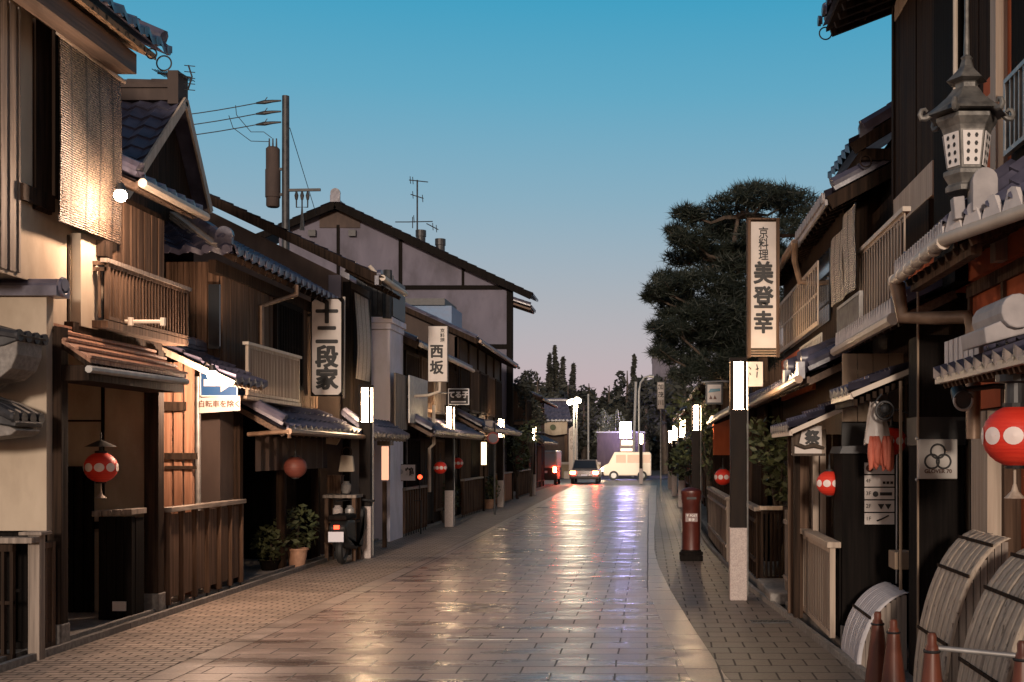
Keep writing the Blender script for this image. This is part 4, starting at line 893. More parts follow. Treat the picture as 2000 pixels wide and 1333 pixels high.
for k, (x, y, lab) in enumerate(LPS):
    if k == 0: lp.location = (x, y, .008); ORG[lp.name] = Vector((x, y, 0)); lp['label'] = lab; L0 = lp
    else: copy_tree(lp, None, (x, y, .008), lab)

# more signs on the left
t, a, b = board_sign('shop_sign', 'slim white upright sign reading two large brush characters, above the left shutters', 836, 637, 874, 746, 24.0, M['stone'], M['paper'], 0, .008, .12)
h = a.z - b.z; cx = (a.x + b.x) / 2
for k, ch in enumerate('西坂'): vtext('lettering', ch, .30, M['ink'], t, (cx - .02, 24.0, a.z - h * (.47 + .29 * k)), -.010, .002, xs=.95, bold=.010)
for k, ch in enumerate('京料理'): vtext('lettering', ch, .095, M['ink'], t, (cx + .10, 24.0, a.z - h * (.09 + .085 * k)), -.010, .002)
m = MB(); m.tube([(cx + .03, 24.06, b.z), (cx + .03, 24.06, b.z - .2), (cx - .2, 24.06, b.z - .28), (-5.3, 24.5, b.z - .3)], .03, 8); m.build('bracket', M['cream'], t)
t, a, b = board_sign('shop_sign', 'small framed sign of white brush letters on black above a lit lantern post', 875, 759, 916, 791, 26.5, M['whitepaint'], M['ink'], 0, .022, .08)
vtext('lettering', 'てる子', .165, M['whitepaint'], t, ((a.x + b.x) / 2, 26.5, (a.z + b.z) / 2 + .035), -.010, .008, .95)
m = MB(); m.box(a.x + .07, b.x - .07, 26.489, 26.494, b.z + .055, b.z + .085); m.build('underline', M['whitepaint'], t)
m = MB(); m.bar((a.x, 26.54, a.z - .1), (-5.4, 26.54, a.z - .1), .03, .03); m.build('bracket', M['metal'], t)
t, a, b = board_sign('shop_sign', 'squat white signboard with a single dark character at shop-front height on the left', 775, 907, 812, 940, 24, M['dark'], M['paper'], 0, .012, .08)
vtext('lettering', '鶴', .2, M['ink'], t, (a.x + .27, 24, (a.z + b.z) / 2), -.010, .004)
m = MB(); m.disc((a.x + .09, 23.985, (a.z + b.z) / 2 + .02), .05, 'Y', 12, .006); m.build('flower_mark', M['galv'], t)
m = MB(); m.bar(((a.x + b.x) / 2, 24.04, a.z), ((a.x + b.x) / 2, 24.04, 2.2), .03, .03); m.build('hanger', M['metal'], t)
t = thing('wooden_signpost', 'upright wooden signboard with a reddish glow of its own, standing behind the nearest left lantern post', 'signboard', (X_(750, 21.5), 21.5, .02))
m = MB(); m.box(X_(745, 21.5), X_(757, 21.5), 21.5, 21.6, Z_(938, 21.5), Z_(872, 21.5)); m.build('sign_panel', mat('glowing_sign_panel', (.6, .4, .3), .5, emit=(1, .50, .30), es=1.0), t, bevel=.008)  # panel emission stands in for warm lamplight on the wood
m = MB(); m.box(X_(746, 21.5), X_(754, 21.5), 21.52, 21.58, 0, Z_(940, 21.5)); m.build('foot', M['brown'], t)
m = MB(); m.box(X_(739, 21.5), X_(764, 21.5), 21.4, 21.7, Z_(870, 21.5), Z_(862, 21.5)); m.build('sign_roof', M['grey'], t)
t = thing('lit_sign', 'slim warm-lit upright sign glowing behind the round red-rimmed road sign', 'lit sign', P(944, 905, 35))
a, b = P(940, 864, 35), P(949, 908, 35); m = MB(); m.box(a.x, b.x, 35, 35.1, b.z, a.z); m.build('lit_face', mat('warm_sign_face', (.8, .7, .5), .4, emit=(1, .68, .36), es=5), t)
m = MB(); m.box(a.x - .03, b.x + .03, 34.99, 35.12, a.z, a.z + .06); m.bar(((a.x + b.x) / 2, 35.05, b.z), ((a.x + b.x) / 2, 35.05, 0), .05, .05); m.build('frame', M['dark'], t)
t = thing('road_sign', 'round red-rimmed no-entry style sign on a thin pole on the left kerb', 'road sign', (X_(966, 33), 33, .02))
m = MB(); m.tube([(X_(966, 33), 33, 0), (X_(966, 33), 33, Z_(826, 33))], .03, 8); m.build('sign_pole', M['metal'], t)
c = P(963, 856, 32.95); m = MB(); m.disc(c, .17, 'Y', 24, .012); m.build('sign_disc', mat('sign_grey_blue', (.25, .25, .32), .4), t)
m = MB(); m.ring(c, .155, .022, 'Y', 28, 6); m.build('red_rim', mat('sign_red', (.5, .08, .06), .4), t)
m = MB(); m.box(X_(948, 33), X_(962, 33), 32.97, 32.985, Z_(834, 33), Z_(822, 33)); m.build('plate', M['paper'], t)
lantern('paper_lantern', 'small red lantern by the left shop front behind the second lantern post', P(860, 914, 26.2), .15)
lantern('paper_lantern', 'tiny red lantern peeking out right of the second left lantern post', P(893, 905, 31), .16)
lantern('paper_lantern', 'dark red lantern far down the left side under blossom', P(1012, 898, 44), .17, 'dimpaper')
board_fence('slatted_fence', 'left low fence beside the second lantern post', -5.22, 24.2, 26.6, 1.0, 9, M['brown'], group=KOMA)
board_fence('slatted_fence', 'left low fence behind the round road sign', -5.15, 31.5, 35.2, 1.02, 12, M['brown'], group=KOMA)
board_fence('slatted_fence', 'left low fence with reddish caps next to the third lantern post', -5.15, 38.5, 42.5, 1.05, 12, M['red'], group=KOMA)
board_fence('slatted_fence', 'left low fence nearest to the parked van', -5.2, 45, 50, 1.05, 12, M['brown'], group=KOMA)
t = thing('a_frame_stand', 'thin black tubular rack with a tiny red lamp on the left forecourt', 'rack', (X_(816, 25.2), 25.2, 0))
m = MB(); m.tube([P(790, 1042, 25.2), P(790, 978, 25.2), P(822, 978, 25.2), P(822, 1044, 25.2)], .018, 6); m.build('rack_frame', M['metal'], t)
m = MB(); m.disc(P(820, 932, 25.2), .05, 'Y', 14, .03); m.build('red_lens', M['tailsmall'], t)
m = MB(); m.tube([P(820, 934, 25.22), P(820, 978, 25.2)], .012, 6); m.build('lamp_stem', M['metal'], t)
def bush_tree(name, label, c, h, crown_r, n, size, seed, trunk=.06, leafm='leaf', group=None, blobs=5, zk=.8):
    rnd = random.Random(seed); c = Vector(c); t = thing(name, label, 'tree' if 'tree' in name or 'pine' in name else 'shrub', c, group)
    m = MB(); top = c + Vector((rnd.uniform(-.1, .1) * h, 0, h * .8)); m.tube([c, c.lerp(top, .5) + Vector((rnd.uniform(-.05, .05) * h, 0, 0)), top], [trunk, trunk * .7, trunk * .3], 7)
    cl = []
    for k in range(blobs):
        q = c + Vector((rnd.uniform(-1, 1) * crown_r * .6, rnd.uniform(-1, 1) * crown_r * .6, h * (.45 + .5 * (k + .5) / blobs))); cl.append(q)
        m.tube([c + Vector((0, 0, h * .3)), q], [trunk * .4, trunk * .15], 5)
    m.build('trunk', M['bark'], t)
    m = MB()
    for k, q in enumerate(cl): foliage(m, q, crown_r * rnd.uniform(.5, .8), crown_r * rnd.uniform(.5, .8), crown_r * zk * rnd.uniform(.5, .8), n // blobs, size, seed * 31 + k)
    m.build('crown', M[leafm], t); return t
bush_tree('flowering_tree', 'small pale-leaved street tree beside the farthest left lantern post', (-5.1, 44.2, 0), 2.9, .8, 700, .09, 3, leafm='leaf')
bush_tree('street_tree', 'slender leafy tree growing up past the street corner of the tall white gable', (-4.85, 46.8, 0), 5.4, .6, 1500, .10, 8, leafm='farleaf', blobs=9)
pot_plant('potted_plant', 'potted bush at the foot of the left shop front beyond the rack', (-5.2, 29.2, .02), .18, .3, M['stone'], .4, 12)
pot_plant('potted_plant', 'potted bush beside the third left fence', (-5.1, 36.3, .02), .18, .3, M['terra'], .38, 13)

# ------------------------------------------------------------------ RIGHT: nearest house
hR = thing('town_house', 'nearest right town house with charred boards, red ochre plaster and white-fanged tile eaves', 'house', (2.4, 8.5, 0))
m = MB(); m.box(2.42, 6, 3.5, 11.0, 3.1, 6.6); m.box(2.62, 6, 3.5, 9.0, 0, 3.1); m.build('wall', M['orange'], hR)
def yx(px, X): return X * F / (px - VX)
m = MB()
planks(m, 2.40, yx(1832, 2.4), 11.0, 4.25, 6.05, 9, .014, .006, 2); planks(m, 2.40, yx(1950, 2.4), yx(1872, 2.4), 4.3, 6.6, 5, .014, .006, 7); m.build('charred_boards', M['dark'], hR)
for q in ((2.36, 1830, 3.95, 4.24), (2.37, 1830, 5.96, 6.14)): m = MB(); m.box(q[0], 2.44, yx(q[1], 2.4), 11.03, q[2], q[3]); m.build('cream_beam', M['pale'], hR, bevel=.005)
m = MB(); m.box(2.37, 2.44, yx(1950, 2.4), yx(1872, 2.4), 4.08, 4.3); m.build('cream_beam', M['pale'], hR, bevel=.005)
m = MB(); m.box(2.32, 2.46, yx(1873, 2.35), yx(1831, 2.35), 3.1, 6.7); m.build('main_post', M['black'], hR)
m = MB(); m.box(2.36, 2.44, 10.98, 11.06, 3.0, 6.2); m.build('far_post', M['dark'], hR)
m = MB(); m.box(2.34, 2.44, yx(1962, 2.4), yx(1951, 2.4), 3.1, 6.6); m.build('cream_post', M['pale'], hR)
m = MB(); m.prism([(2.36, yx(1826, 2.4) + .05, 3.5), (2.36, 10.98, 3.5), (2.36, 10.98, 3.94), (2.36, yx(1826, 2.4) + .05, 3.94)], (.06, 0, 0)); m.build('lower_panel', M['dark'], hR)
m = MB(); lattice(m, 2.34, 6.0, 7.45, 3.74, 4.24, .085, .018, .018, .03, 0); m.build('upper_balcony', M['galv'], hR)
m = MB(); m.box(2.39, 2.43, 5.0, 7.5, 3.6, 6.6); m.build('opening_shade_sheet', M['black'], hR)  # black sheet stands in for the shade inside an opening
m = MB(); m.box(2.375, 2.395, yx(1949, 2.38), yx(1922, 2.38), 3.72, 4.42); m.build('ochre_strip', M['orange'], hR)
m = MB(); m.tube([(2.30, yx(1866, 2.3), 3.2), (2.30, yx(1866, 2.3), 6.6)], .018, 8); m.build('downpipe', M['cream'], hR)
# big roof overhead
m = MB(); tile_roof(m, (1.72, 4, 6.08), (1.72, 11.35, 6.08), (4.4, 4, 7.3), (4.4, 11.35, 7.3), tw=.27); eave_discs(m, (1.71, 4.2, 6.09), (1.71, 11.3, 6.09), 26, .05, 'X', -.03); ridge_cap(m, (1.76, 11.3, 6.1), (4.3, 11.3, 7.3), .2, 1); r1 = m.build('roof', M['tile'], hR, smooth=True)
m = MB(); m.prism([(1.76, 4, 5.98), (2.42, 4, 6.22), (2.42, 4, 6.26), (1.76, 4, 6.02)], (0, 7.3, 0)); rafters(m, 1.8, 5.93, 2.4, 6.16, 4.2, 11.2, .22, .05, .06); m.build('rafters', M['dark'], r1)
m = MB(); m.ring((1.74, 11.2, 5.93), .06, .007, 'Y'); m.build('gutter_hook', M['metal'], r1)
# pent roof with white fanged edge, bending at its corner
m = MB()
A, B, D = Vector((1.92, 8.62, 3.17)), Vector((1.90, 7.12, 3.18)), Vector((2.11, 6.2, 3.18))
tile_roof(m, A, B, A + Vector((.45, 0, .42)), B + Vector((.45, .1, .42)), tw=.2, rh=.2, amp=.045, thick=.02)
tile_roof(m, B + Vector((.01, -.02, 0)), D + Vector((.3, -.9, 0)), B + Vector((.45, .1, .42)), D + Vector((.75, -.9, .42)), tw=.24, rh=.2, amp=.06, thick=.02)
pr = m.build('pent_roof', M['tile'], hR, smooth=True)
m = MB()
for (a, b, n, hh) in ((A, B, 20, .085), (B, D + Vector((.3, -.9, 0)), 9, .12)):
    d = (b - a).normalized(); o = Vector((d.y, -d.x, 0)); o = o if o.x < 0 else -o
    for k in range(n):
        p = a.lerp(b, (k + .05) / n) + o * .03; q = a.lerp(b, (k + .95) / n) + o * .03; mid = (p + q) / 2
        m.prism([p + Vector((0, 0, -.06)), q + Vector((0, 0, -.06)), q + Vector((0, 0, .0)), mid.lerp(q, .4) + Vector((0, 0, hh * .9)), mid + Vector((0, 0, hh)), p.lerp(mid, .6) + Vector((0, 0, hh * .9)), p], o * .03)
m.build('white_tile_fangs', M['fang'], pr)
m = MB(); m.tube([A + Vector((-.06, .03, -.07)), B + Vector((-.06, -.03, -.05)), D + Vector((.22, -.9, -.05))], .042, 10)
for k in range(7): p = A.lerp(B, k / 6) + Vector((-.06, 0, -.065)); m.tube([p, p + Vector((0, -.03, 0))], .048, 10)
g_ = m.build('gutter', M['cream'], pr, smooth=True)
m = MB(); m.tube([A + Vector((-.05, -.05, -.1)), A + Vector((-.02, -.12, -.36)), (2.10, 8.35, 2.79), (2.30, 8.2, 2.78), (2.31, 8.1, 2.70), (2.31, 8.1, 1.9)], [.06, .05, .05, .05, .055, .05], 10); m.tube([(2.31, 8.1, 2.58), (2.31, 8.1, 2.53)], .075, 12); m.build('downpipe', M['copper'], g_, smooth=True)
m = MB(); m.box(1.98, 2.05, 7.0, 8.6, 3.02, 3.10); rafters(m, 1.95, 3.08, 2.45, 3.3, 6.9, 8.6, .18, .04, .05); m.build('rafters', M['brown'], pr)
m = MB(); ridge_cap(m, (2.35, 7.05, 3.36), (2.75, 5.6, 3.42), .22, 2); m.build('ridge', M['tile'], pr, smooth=True)
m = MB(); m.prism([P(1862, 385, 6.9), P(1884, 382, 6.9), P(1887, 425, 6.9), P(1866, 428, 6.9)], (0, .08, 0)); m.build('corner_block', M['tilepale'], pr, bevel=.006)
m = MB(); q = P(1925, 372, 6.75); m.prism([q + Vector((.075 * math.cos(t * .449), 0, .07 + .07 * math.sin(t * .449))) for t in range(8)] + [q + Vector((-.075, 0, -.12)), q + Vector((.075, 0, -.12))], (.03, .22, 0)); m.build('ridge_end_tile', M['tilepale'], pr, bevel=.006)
# ochre bay below, timbers
m = MB(); m.box(2.47, 2.55, 5.0, 8.86, 3.0, 3.12); m.box(2.48, 2.55, 5.0, 8.86, 2.50, 2.56)
for px in (1893, 1958): y = yx(px, 2.48); m.box(2.475, 2.55, y - .03, y + .03, 2.1, 3.1)
m.build('timber', M['brown'], hR)
m = MB(); m.box(2.50, 2.56, 5.0, 8.85, 2.13, 3.06); m.build('ochre_panel', M['orange'], hR)
m = MB(); m.box(2.10, 2.46, 8.86, 9.2, 0.02, 2.72); m.build('pillar', M['black'], hR, bevel=.01)
m = MB(); m.box(2.09, 2.47, 8.85, 9.21, 1.86, 2.08); m.build('pillar_band', M['ink'], hR)
m = MB(); m.box(2.085, 2.098, 8.83, 8.85, .02, 3.1); m.build('thin_post', M['tan'], hR)
m = MB(); m.box(2.50, 2.62, 8.0, 8.85, .02, 2.12); m.build('inner_post', M['brown'], hR)
m = MB(); m.box(2.50, 2.61, yx(1947, 2.55), yx(1873, 2.55), 1.0, 2.06); m.build('tan_wall', M['tan'], hR)
m = MB(); m.box(2.40, 2.62, yx(1956, 2.5), yx(1923, 2.5), .02, 2.1); m.build('cream_jamb', M['pale'], hR)
m = MB(); m.box(2.615, 2.62, 5.2, 6.95, .02, 2.1); m.build('doorway', M['ink'], hR)  # black sheet on the wall, in place of a doorway's shade
# lower little roof
m = MB(); tile_roof(m, (2.02, 6.0, 2.33), (2.02, 7.95, 2.33), (2.62, 6.0, 2.62), (2.62, 7.95, 2.62), tw=.2, rh=.2)
lr = m.build('door_roof', M['tile'], hR, smooth=True)
m = MB(); m.bar((2.0, 5.98, 2.335), (2.66, 5.98, 2.645), .03, .045); m.box(2.0, 2.04, 6.0, 7.95, 2.28, 2.325); m.build('edge_board', M['cream'], lr)
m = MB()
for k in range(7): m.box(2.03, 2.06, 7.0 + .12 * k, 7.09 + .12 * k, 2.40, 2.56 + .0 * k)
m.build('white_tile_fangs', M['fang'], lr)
m = MB(); rafters(m, 2.05, 2.27, 2.6, 2.5, 6.1, 7.9, .1, .035, .05); m.bar((2.3, 6.0, 2.36), (2.3, 7.9, 2.36), .18, .14); m.build('rafters', M['brown'], lr)
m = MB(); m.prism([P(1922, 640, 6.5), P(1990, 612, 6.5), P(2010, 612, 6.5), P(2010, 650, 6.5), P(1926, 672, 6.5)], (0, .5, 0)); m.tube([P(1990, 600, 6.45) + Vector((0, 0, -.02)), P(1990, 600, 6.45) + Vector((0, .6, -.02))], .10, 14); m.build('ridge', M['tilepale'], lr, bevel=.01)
# sign on the pillar
t = thing('emblem_sign', 'square grey sign with three interlaced rings on the black pillar', 'sign', P(1831, 897, 8.84))
a, b = P(1793, 858, 8.80), P(1869, 936, 8.80)
m = MB(); m.box(a.x, b.x, 8.78, 8.845, b.z, a.z); m.build('sign_board', mat('sign_grey', (.36, .33, .30), .45), t, bevel=.008)
m = MB()
for an in (90, 210, 330):
    c_ = P(1832, 895, 8.775); m.ring((c_.x + .052 * math.cos(R(an)), 8.777, c_.z + .052 * math.sin(R(an))), .054, .0075, 'Y', 28, 6)
m.build('ring_emblem', M['ink'], t)
vtext('lettering', 'GLOVER 70', .042, M['inkbrown'], t, (P(1832, 921, 8.78).x, 8.78, P(1832, 921, 8.78).z), -.004, .001)
m = MB()
for q in ((a.x - .012, a.z + .005), (a.x - .012, b.z - .004)): m.sphere((q[0], 8.79, q[1]), .014, 10)
m.build('fixing_bolt', M['galv'], t)
t = thing('spot_lamp', 'round bull-nose spot lamp under the little roof beside the black pillar', 'lamp', P(1876, 772, 7.9))
c = P(1876, 776, 7.9)
m = MB(); m.tube([c + Vector((0, .08, .05)), c + Vector((0, -.02, -.01)), c + Vector((0, -.07, -.03))], [.05, .062, .07], 16); m.build('lamp_housing', M['metal'], t, smooth=True)
m = MB(); m.ring(c + Vector((0, -.07, -.03)), .062, .010, 'Y', 24, 6); m.build('lens_rim', M['galv'], t)
m = MB(); m.tube([c + Vector((0, .05, .05)), c + Vector((.25, .05, .08)), c + Vector((.45, .05, .08))], .02, 8); m.build('lamp_arm', M['metal'], t)
lantern('paper_lantern', 'big red lantern with white dots hanging at the right edge under the little roof', P(1982, 852, 6.6), .185, tassel=True)
m = MB(); c = P(1982, 790, 6.6); m.lathe(c + Vector((0, 0, -.10)), [(.10, 0), (.06, .03), (.055, .22), (.11, .23), (.11, .27)], 16); o_ = m.build('lantern_holder', M['metal'], None, c); tag(o_, 'dark metal holder sleeve above the big red lantern', 'lantern holder')
# bronze hanging lantern
t = thing('bronze_lantern', 'tall six-sided bronze lantern with curled roof corners and white pierced panels', 'lantern', P(1890, 378, 7.0))
c = P(1888, 378, 7.0); kx = 7.0 / F
def lz(py): return (378 - py) * kx
m = MB(); m.lathe(c, [(42 * kx, 0), (42 * kx, lz(368)), (36 * kx, lz(362)), (46 * kx, lz(346)), (46 * kx, lz(338)), (38 * kx, lz(334))], 6, R(0)); m.build('lantern_base', M['bronze'], t, bevel=.003)
m = MB(); m.lathe(c, [(37 * kx, lz(335)), (47 * kx, lz(262)), (50 * kx, lz(254)), (60 * kx, lz(240)), (60 * kx, lz(232))], 6, R(0)); bd = m.build('lantern_body', M['bronze'], t, bevel=.003)
for s_ in range(6):
    an = R(30 + 60 * s_); d = Vector((math.cos(an), math.sin(an), 0)); e = Vector((-math.sin(an), math.cos(an), 0))
    def fp(u, py, o): r_ = (37 + 10 * (335 - py) / 73) * kx * math.cos(R(30)); return c + d * (r_ + o) + e * (u * kx) + Vector((0, 0, lz(py)))
    m = MB(); m.prism([fp(-15, 330, .002), fp(15, 330, .002), fp(19, 266, .002), fp(-19, 266, .002)], d * .006); pn = m.build('pierced_panel', M['whitepaint'], bd)
    m = MB()
    for i in range(4):
        for j in (-1, 1):
            py = 275 + 15 * i; q = fp(j * 7.5, py, .009); m.prism([q + e * (.011 * math.cos(k)) + Vector((0, 0, .015 * math.sin(k))) for k in [R(60 * w_) for w_ in range(6)]], d * .002)
    m.build('piercings', M['ink'], pn)
m = MB(); m.lathe(c, [(80 * kx, lz(228)), (76 * kx, lz(222)), (58 * kx, lz(208)), (40 * kx, lz(192)), (30 * kx, lz(180)), (28 * kx, lz(176))], 6, R(0)); rr = m.build('lantern_roof', M['bronze'], t, smooth=True)
for s_ in range(6):
    m = MB(); an = R(60 * s_); d = Vector((math.cos(an), math.sin(an), 0)); pts = [(56, 214), (72, 226), (80, 232), (88, 232), (91, 225), (88, 216), (81, 214), (77, 219)]
    m.tube([c + d * (r_ * kx) + Vector((0, 0, lz(py))) for r_, py in pts], [.012, .018, .020, .019, .017, .015, .012, .009], 8); m.build('curled_corner', M['bronze'], rr, smooth=True)
m = MB(); m.lathe(c, [(22 * kx, lz(180)), (22 * kx, lz(166)), (24 * kx, lz(164)), (40 * kx, lz(160)), (30 * kx, lz(150)), (20 * kx, lz(140)), (14 * kx, lz(132)), (10 * kx, lz(118)), (12 * kx, lz(114)), (6 * kx, lz(108))], 6, R(0)); m.build('upper_tier', M['bronze'], rr)
m = MB(); m.tube([c + Vector((0, 0, lz(112))), c + Vector((0, 0, lz(40))), c + Vector((0, 0, lz(-180)))], [.020, .014, .013], 10); m.build('hanging_rod', M['bronze'], t, smooth=True)

# bamboo guards (curved), barricade cones
def bamboo_guard(name, label, y0, y1, xt, zt, xb, n, m1, seed, ties=(.30, .62, .86), open_side=True):
    rnd = random.Random(seed); t = thing(name, label, 'bamboo guard', ((xt + xb) / 2, (y0 + y1) / 2, .02), 'curved bamboo wall guards')
    def cv(s_): a = s_ * math.pi / 2 * .93; return xb + (xt - xb) * (1 - math.cos(a)) / (1 - math.cos(math.pi / 2 * .93)) , .02 + (zt - .02) * math.sin(a) / math.sin(math.pi / 2 * .93)
    w_ = (y1 - y0) / n; m = MB()
    for k in range(n):
        a, b = y0 + w_ * k + .006, y0 + w_ * (k + 1) - .006; e = rnd.uniform(0, .007); top = rnd.uniform(.97, 1.0); rows = []
        for q in range(13):
            x, z = cv(q / 12 * top); rows.append([(x - e, a, z), (x - e - .012, a + .012, z), (x - e - .014, (a + b) / 2, z), (x - e - .012, b - .012, z), (x - e, b, z), (x + .016, b, z - .004), (x + .016, a, z - .004), (x - e, a, z)])
        m.grid([r[::-1] for r in rows])
    m.build('bamboo_strips', m1, t)
    for s_ in ties:
        x, z = cv(s_); m = MB(); m.bar((x - .022, y0, z), (x - .022, y1, z), .012, .022); m.build('tie', M['dark'], t)
    m = MB()
    for k in range(9):
        x = xb + (xt - xb) * (k + .8) / 9.5; s_ = (k + .8) / 9.5
        lo, hi = 0., 1.
        for _ in range(20):
            mid = (lo + hi) / 2
            if (cv(mid)[0] > x) == (xt > xb): hi = mid
            else: lo = mid
        m.box(x - .02, x + .02, y0 + .01, y0 + .03, .02, cv(lo)[1] - .02)
    m.build('side_slats', M['grey'], t)
    return t
M['bamboo'] = noisy('weathered_bamboo', (.33, .265, .205), (.47, .385, .305), (40, 40, 3), (.5, .75), .2, c3=(.07, .05, .038), c3s=(9, 14, 9), c3r=(.60, .68))
M['bamboo2'] = noisy('split_bamboo', (.31, .25, .195), (.45, .37, .29), (40, 40, 3), (.5, .75), .2, c3=(.065, .048, .036), c3s=(9, 14, 9), c3r=(.60, .68))
M['palebamboo'] = noisy('skylit_bamboo', (.42, .40, .42), (.50, .48, .50), (30, 30, 3), (.4, .6), .1)  # pale bluish tone stands in for sky light on the bamboo
bamboo_guard('bamboo_guard', 'curved split-bamboo guard in front of the black pillar, ragged topped', 7.42, 8.22, 2.36, 1.25, 1.92, 7, M['bamboo'], 3)
bamboo_guard('bamboo_guard', 'curved bamboo guard cut off by the right edge behind the barrier pipe', 6.15, 7.0, 2.36, 1.23, 1.88, 8, M['bamboo2'], 5)
bamboo_guard('bamboo_guard', 'low pale bluish curved guard behind the twin brown cones', 9.3, 10.1, 2.12, .66, 1.72, 12, M['palebamboo'], 6, (.5,), False)
CONES = 'brown barrier cones by the bamboo guards'
cn = thing('barrier_cone', 'x', 'cone', (0, 0, 0), CONES)
m = MB(); m.lathe((0, 0, 0), [(.15, .0), (.145, .03), (.112, .035), (.040, .66), (.034, .69), (.026, .70), (.026, .74), (.018, .755)], 14); m.build('cone_body', M['conebrown'], cn, smooth=True)
m = MB(); m.ring((0, 0, .665), .040, .008, 'Z', 20, 6); m.build('ring', M['ink'], cn)
for k, (px, py, Y, lab) in enumerate(((1714, 1195, 7.75, 'left of the twin brown barrier cones'), (1745, 1210, 7.35, 'right of the twin brown barrier cones, slightly nearer'), (1820, 1236, 6.05, 'brown barrier cone holding the left end of the pale pipe'), (1996, 1252, 5.9, 'brown barrier cone at the right edge holding the pipe end'))):
    c_ = cn if k == 0 else copy_tree(cn, None, None, lab)
    c_.location = (X_(px, Y), Y, .02); c_.scale = (1, 1, (Z_(py, Y) - .02) / .755); c_['label'] = lab
m = MB(); m.tube([P(1832, 1266, 6.05), P(1996, 1282, 5.9)], .015, 10); o_ = m.build('barrier_pipe', M['galv'], None, P(1832, 1266, 6.05), smooth=True); tag(o_, 'pale pipe laid between two brown cones in front of the bamboo', 'pipe')

# ------------------------------------------------------------------ RIGHT: second house
h2 = thing('town_house', 'right house with a pale slatted drying balcony, fanged eave and small door roofs', 'house', (2.4, 10.5, 0))
m = MB(); m.box(2.44, 6, 9.25, 12.4, 0, 4.4); m.build('wall', M['dark'], h2)
m = MB(); lattice(m, 2.15, 9.55, 11.6, 3.12, 3.82, .125, .045, .006, .03, 0); m.box(2.17, 2.44, 9.55, 11.6, 3.08, 3.13); m.build('balcony', M['pale'], h2)
m = MB(); m.box(2.12, 2.19, 9.5, 11.65, 3.82, 3.86); m.build('handrail', M['cream'], h2)
pr = pent_roof(h2, 1.98, 2.95, 2.44, 3.14, 9.0, 11.75, False, 'pent_roof', tw=.2)
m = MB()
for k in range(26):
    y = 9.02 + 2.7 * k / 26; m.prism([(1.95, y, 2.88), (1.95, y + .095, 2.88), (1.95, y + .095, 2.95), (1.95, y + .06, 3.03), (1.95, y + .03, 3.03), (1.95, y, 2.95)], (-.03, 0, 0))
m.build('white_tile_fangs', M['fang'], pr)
m = MB(); m.tube([(1.93, 9.0, 2.86), (1.93, 11.8, 2.85)], .05, 8); m.build('gutter', M['cream'], pr)
t = thing('blue_tarp', 'folded blue sheet tucked behind the fanged eave below the slatted balcony', 'sheet', (2.06, 9.3, 3.1))
m = MB(); m.prism([(2.05, 9.1, 3.0), (2.05, 9.75, 3.05), (2.05, 9.15, 3.42)], (.03, 0, 0)); m.build('sheet', M['blueroof'], t)
# door roofs seen end-on
def door_roof(parent, pxe, pye, pxr, pyr, Y, depth, dent=True, tm='tile', em='cream'):
    e, r = P(pxe, pye, Y), P(pxr, pyr, Y); dv = Vector((0, depth, 0))
    m = MB(); tile_roof(m, e, e + dv, r, r + dv, tw=.2, rh=.2); d = m.build('door_roof', M[tm], parent, smooth=True)
    m = MB(); m.bar(e + Vector((0, -.02, -.03)), r + Vector((0, -.02, -.03)), .03, .045); m.bar(e + Vector((0, 0, -.04)), e + dv + Vector((0, 0, -.04)), .03, .05); m.build('edge_board', M[em], d)
    if dent:
        m = MB(); n = 9
        for k in range(n):
            p = e.lerp(r, (k + .6) / (n + .6)) + Vector((0, .05, -.10)); m.box(p.x - .017, p.x + .017, p.y - .06, p.y + depth - .1, p.z - .035, p.z + .02)
        m.build('rafters', M['dark'], d)
    return d
door_roof(h2, 1663, 765, 1782, 716, 9.75, 1.0)
m = MB(); m.box(2.09, 2.112, 9.48, 9.5, .02, 2.4); m.build('thin_post', M['tan'], h2)
m = MB(); m.box(X_(1745, 9.6), X_(1784, 9.6), 9.55, 9.8, Z_(1112, 9.6), Z_(1078, 9.6)); m.build('meter_box', M['tan'], h2, bevel=.006)
m = MB(); planks_x(m, 10.9, 1.85, 2.44, 2.1, 2.75, 4, .015, .008, 3); m.build('transom_boards', M['tan'], h2)
m = MB(); m.box(1.86, 2.44, 10.95, 11.0, .02, 2.1); m.build('doorway', M['ink'], h2)  # shade of the door recess given as a black sheet
t = thing('fuse_lamp', 'black round fitting with wires clustered under the toothed door roof', 'fitting', P(1728, 800, 9.7))
m = MB(); m.ring(P(1728, 802, 9.7), .075, .012, 'Y', 24, 6); m.sphere(P(1728, 800, 9.72), .05, 12); m.tube([P(1722, 770, 9.7), P(1710, 785, 9.7), P(1722, 815, 9.7), P(1752, 800, 9.7), P(1775, 808, 9.7)], .008, 6); m.build('fitting', M['metal'], t)
t = thing('plastic_bag', 'clear plastic bag with a crumpled red cloth hanging beside the black directory panel', 'bag', P(1718, 860, 9.9))
random.seed(7)
def sack(name, px, py0, py1, Y, w0, w1, mm, seed):
    rnd = random.Random(seed); c = P(px, py0, Y); z1 = Z_(py1, Y); m = MB(); rows = []
    for i in range(9):
        s_ = i / 8; rows.append([(c.x + (w0 + (w1 - w0) * s_) * math.cos(a_) * (1 + .22 * math.sin(5 * a_ + 2 * s_)) , Y + .6 * (w0 + (w1 - w0) * s_) * math.sin(a_), c.z + (z1 - c.z) * s_ + .012 * math.sin(7 * a_)) for a_ in [2 * math.pi * k / 22 for k in range(23)]])
    m.grid(rows); return m.build(name, M[mm], t, smooth='all')
M['clothred'] = noisy('red_cloth', (.45, .10, .06), (.60, .17, .11), (18, 18, 6), (.5, .8), .6); M['plastic'] = noisy('clear_plastic', (.42, .38, .35), (.56, .51, .48), (12, 12, 6), (.2, .4), .5)
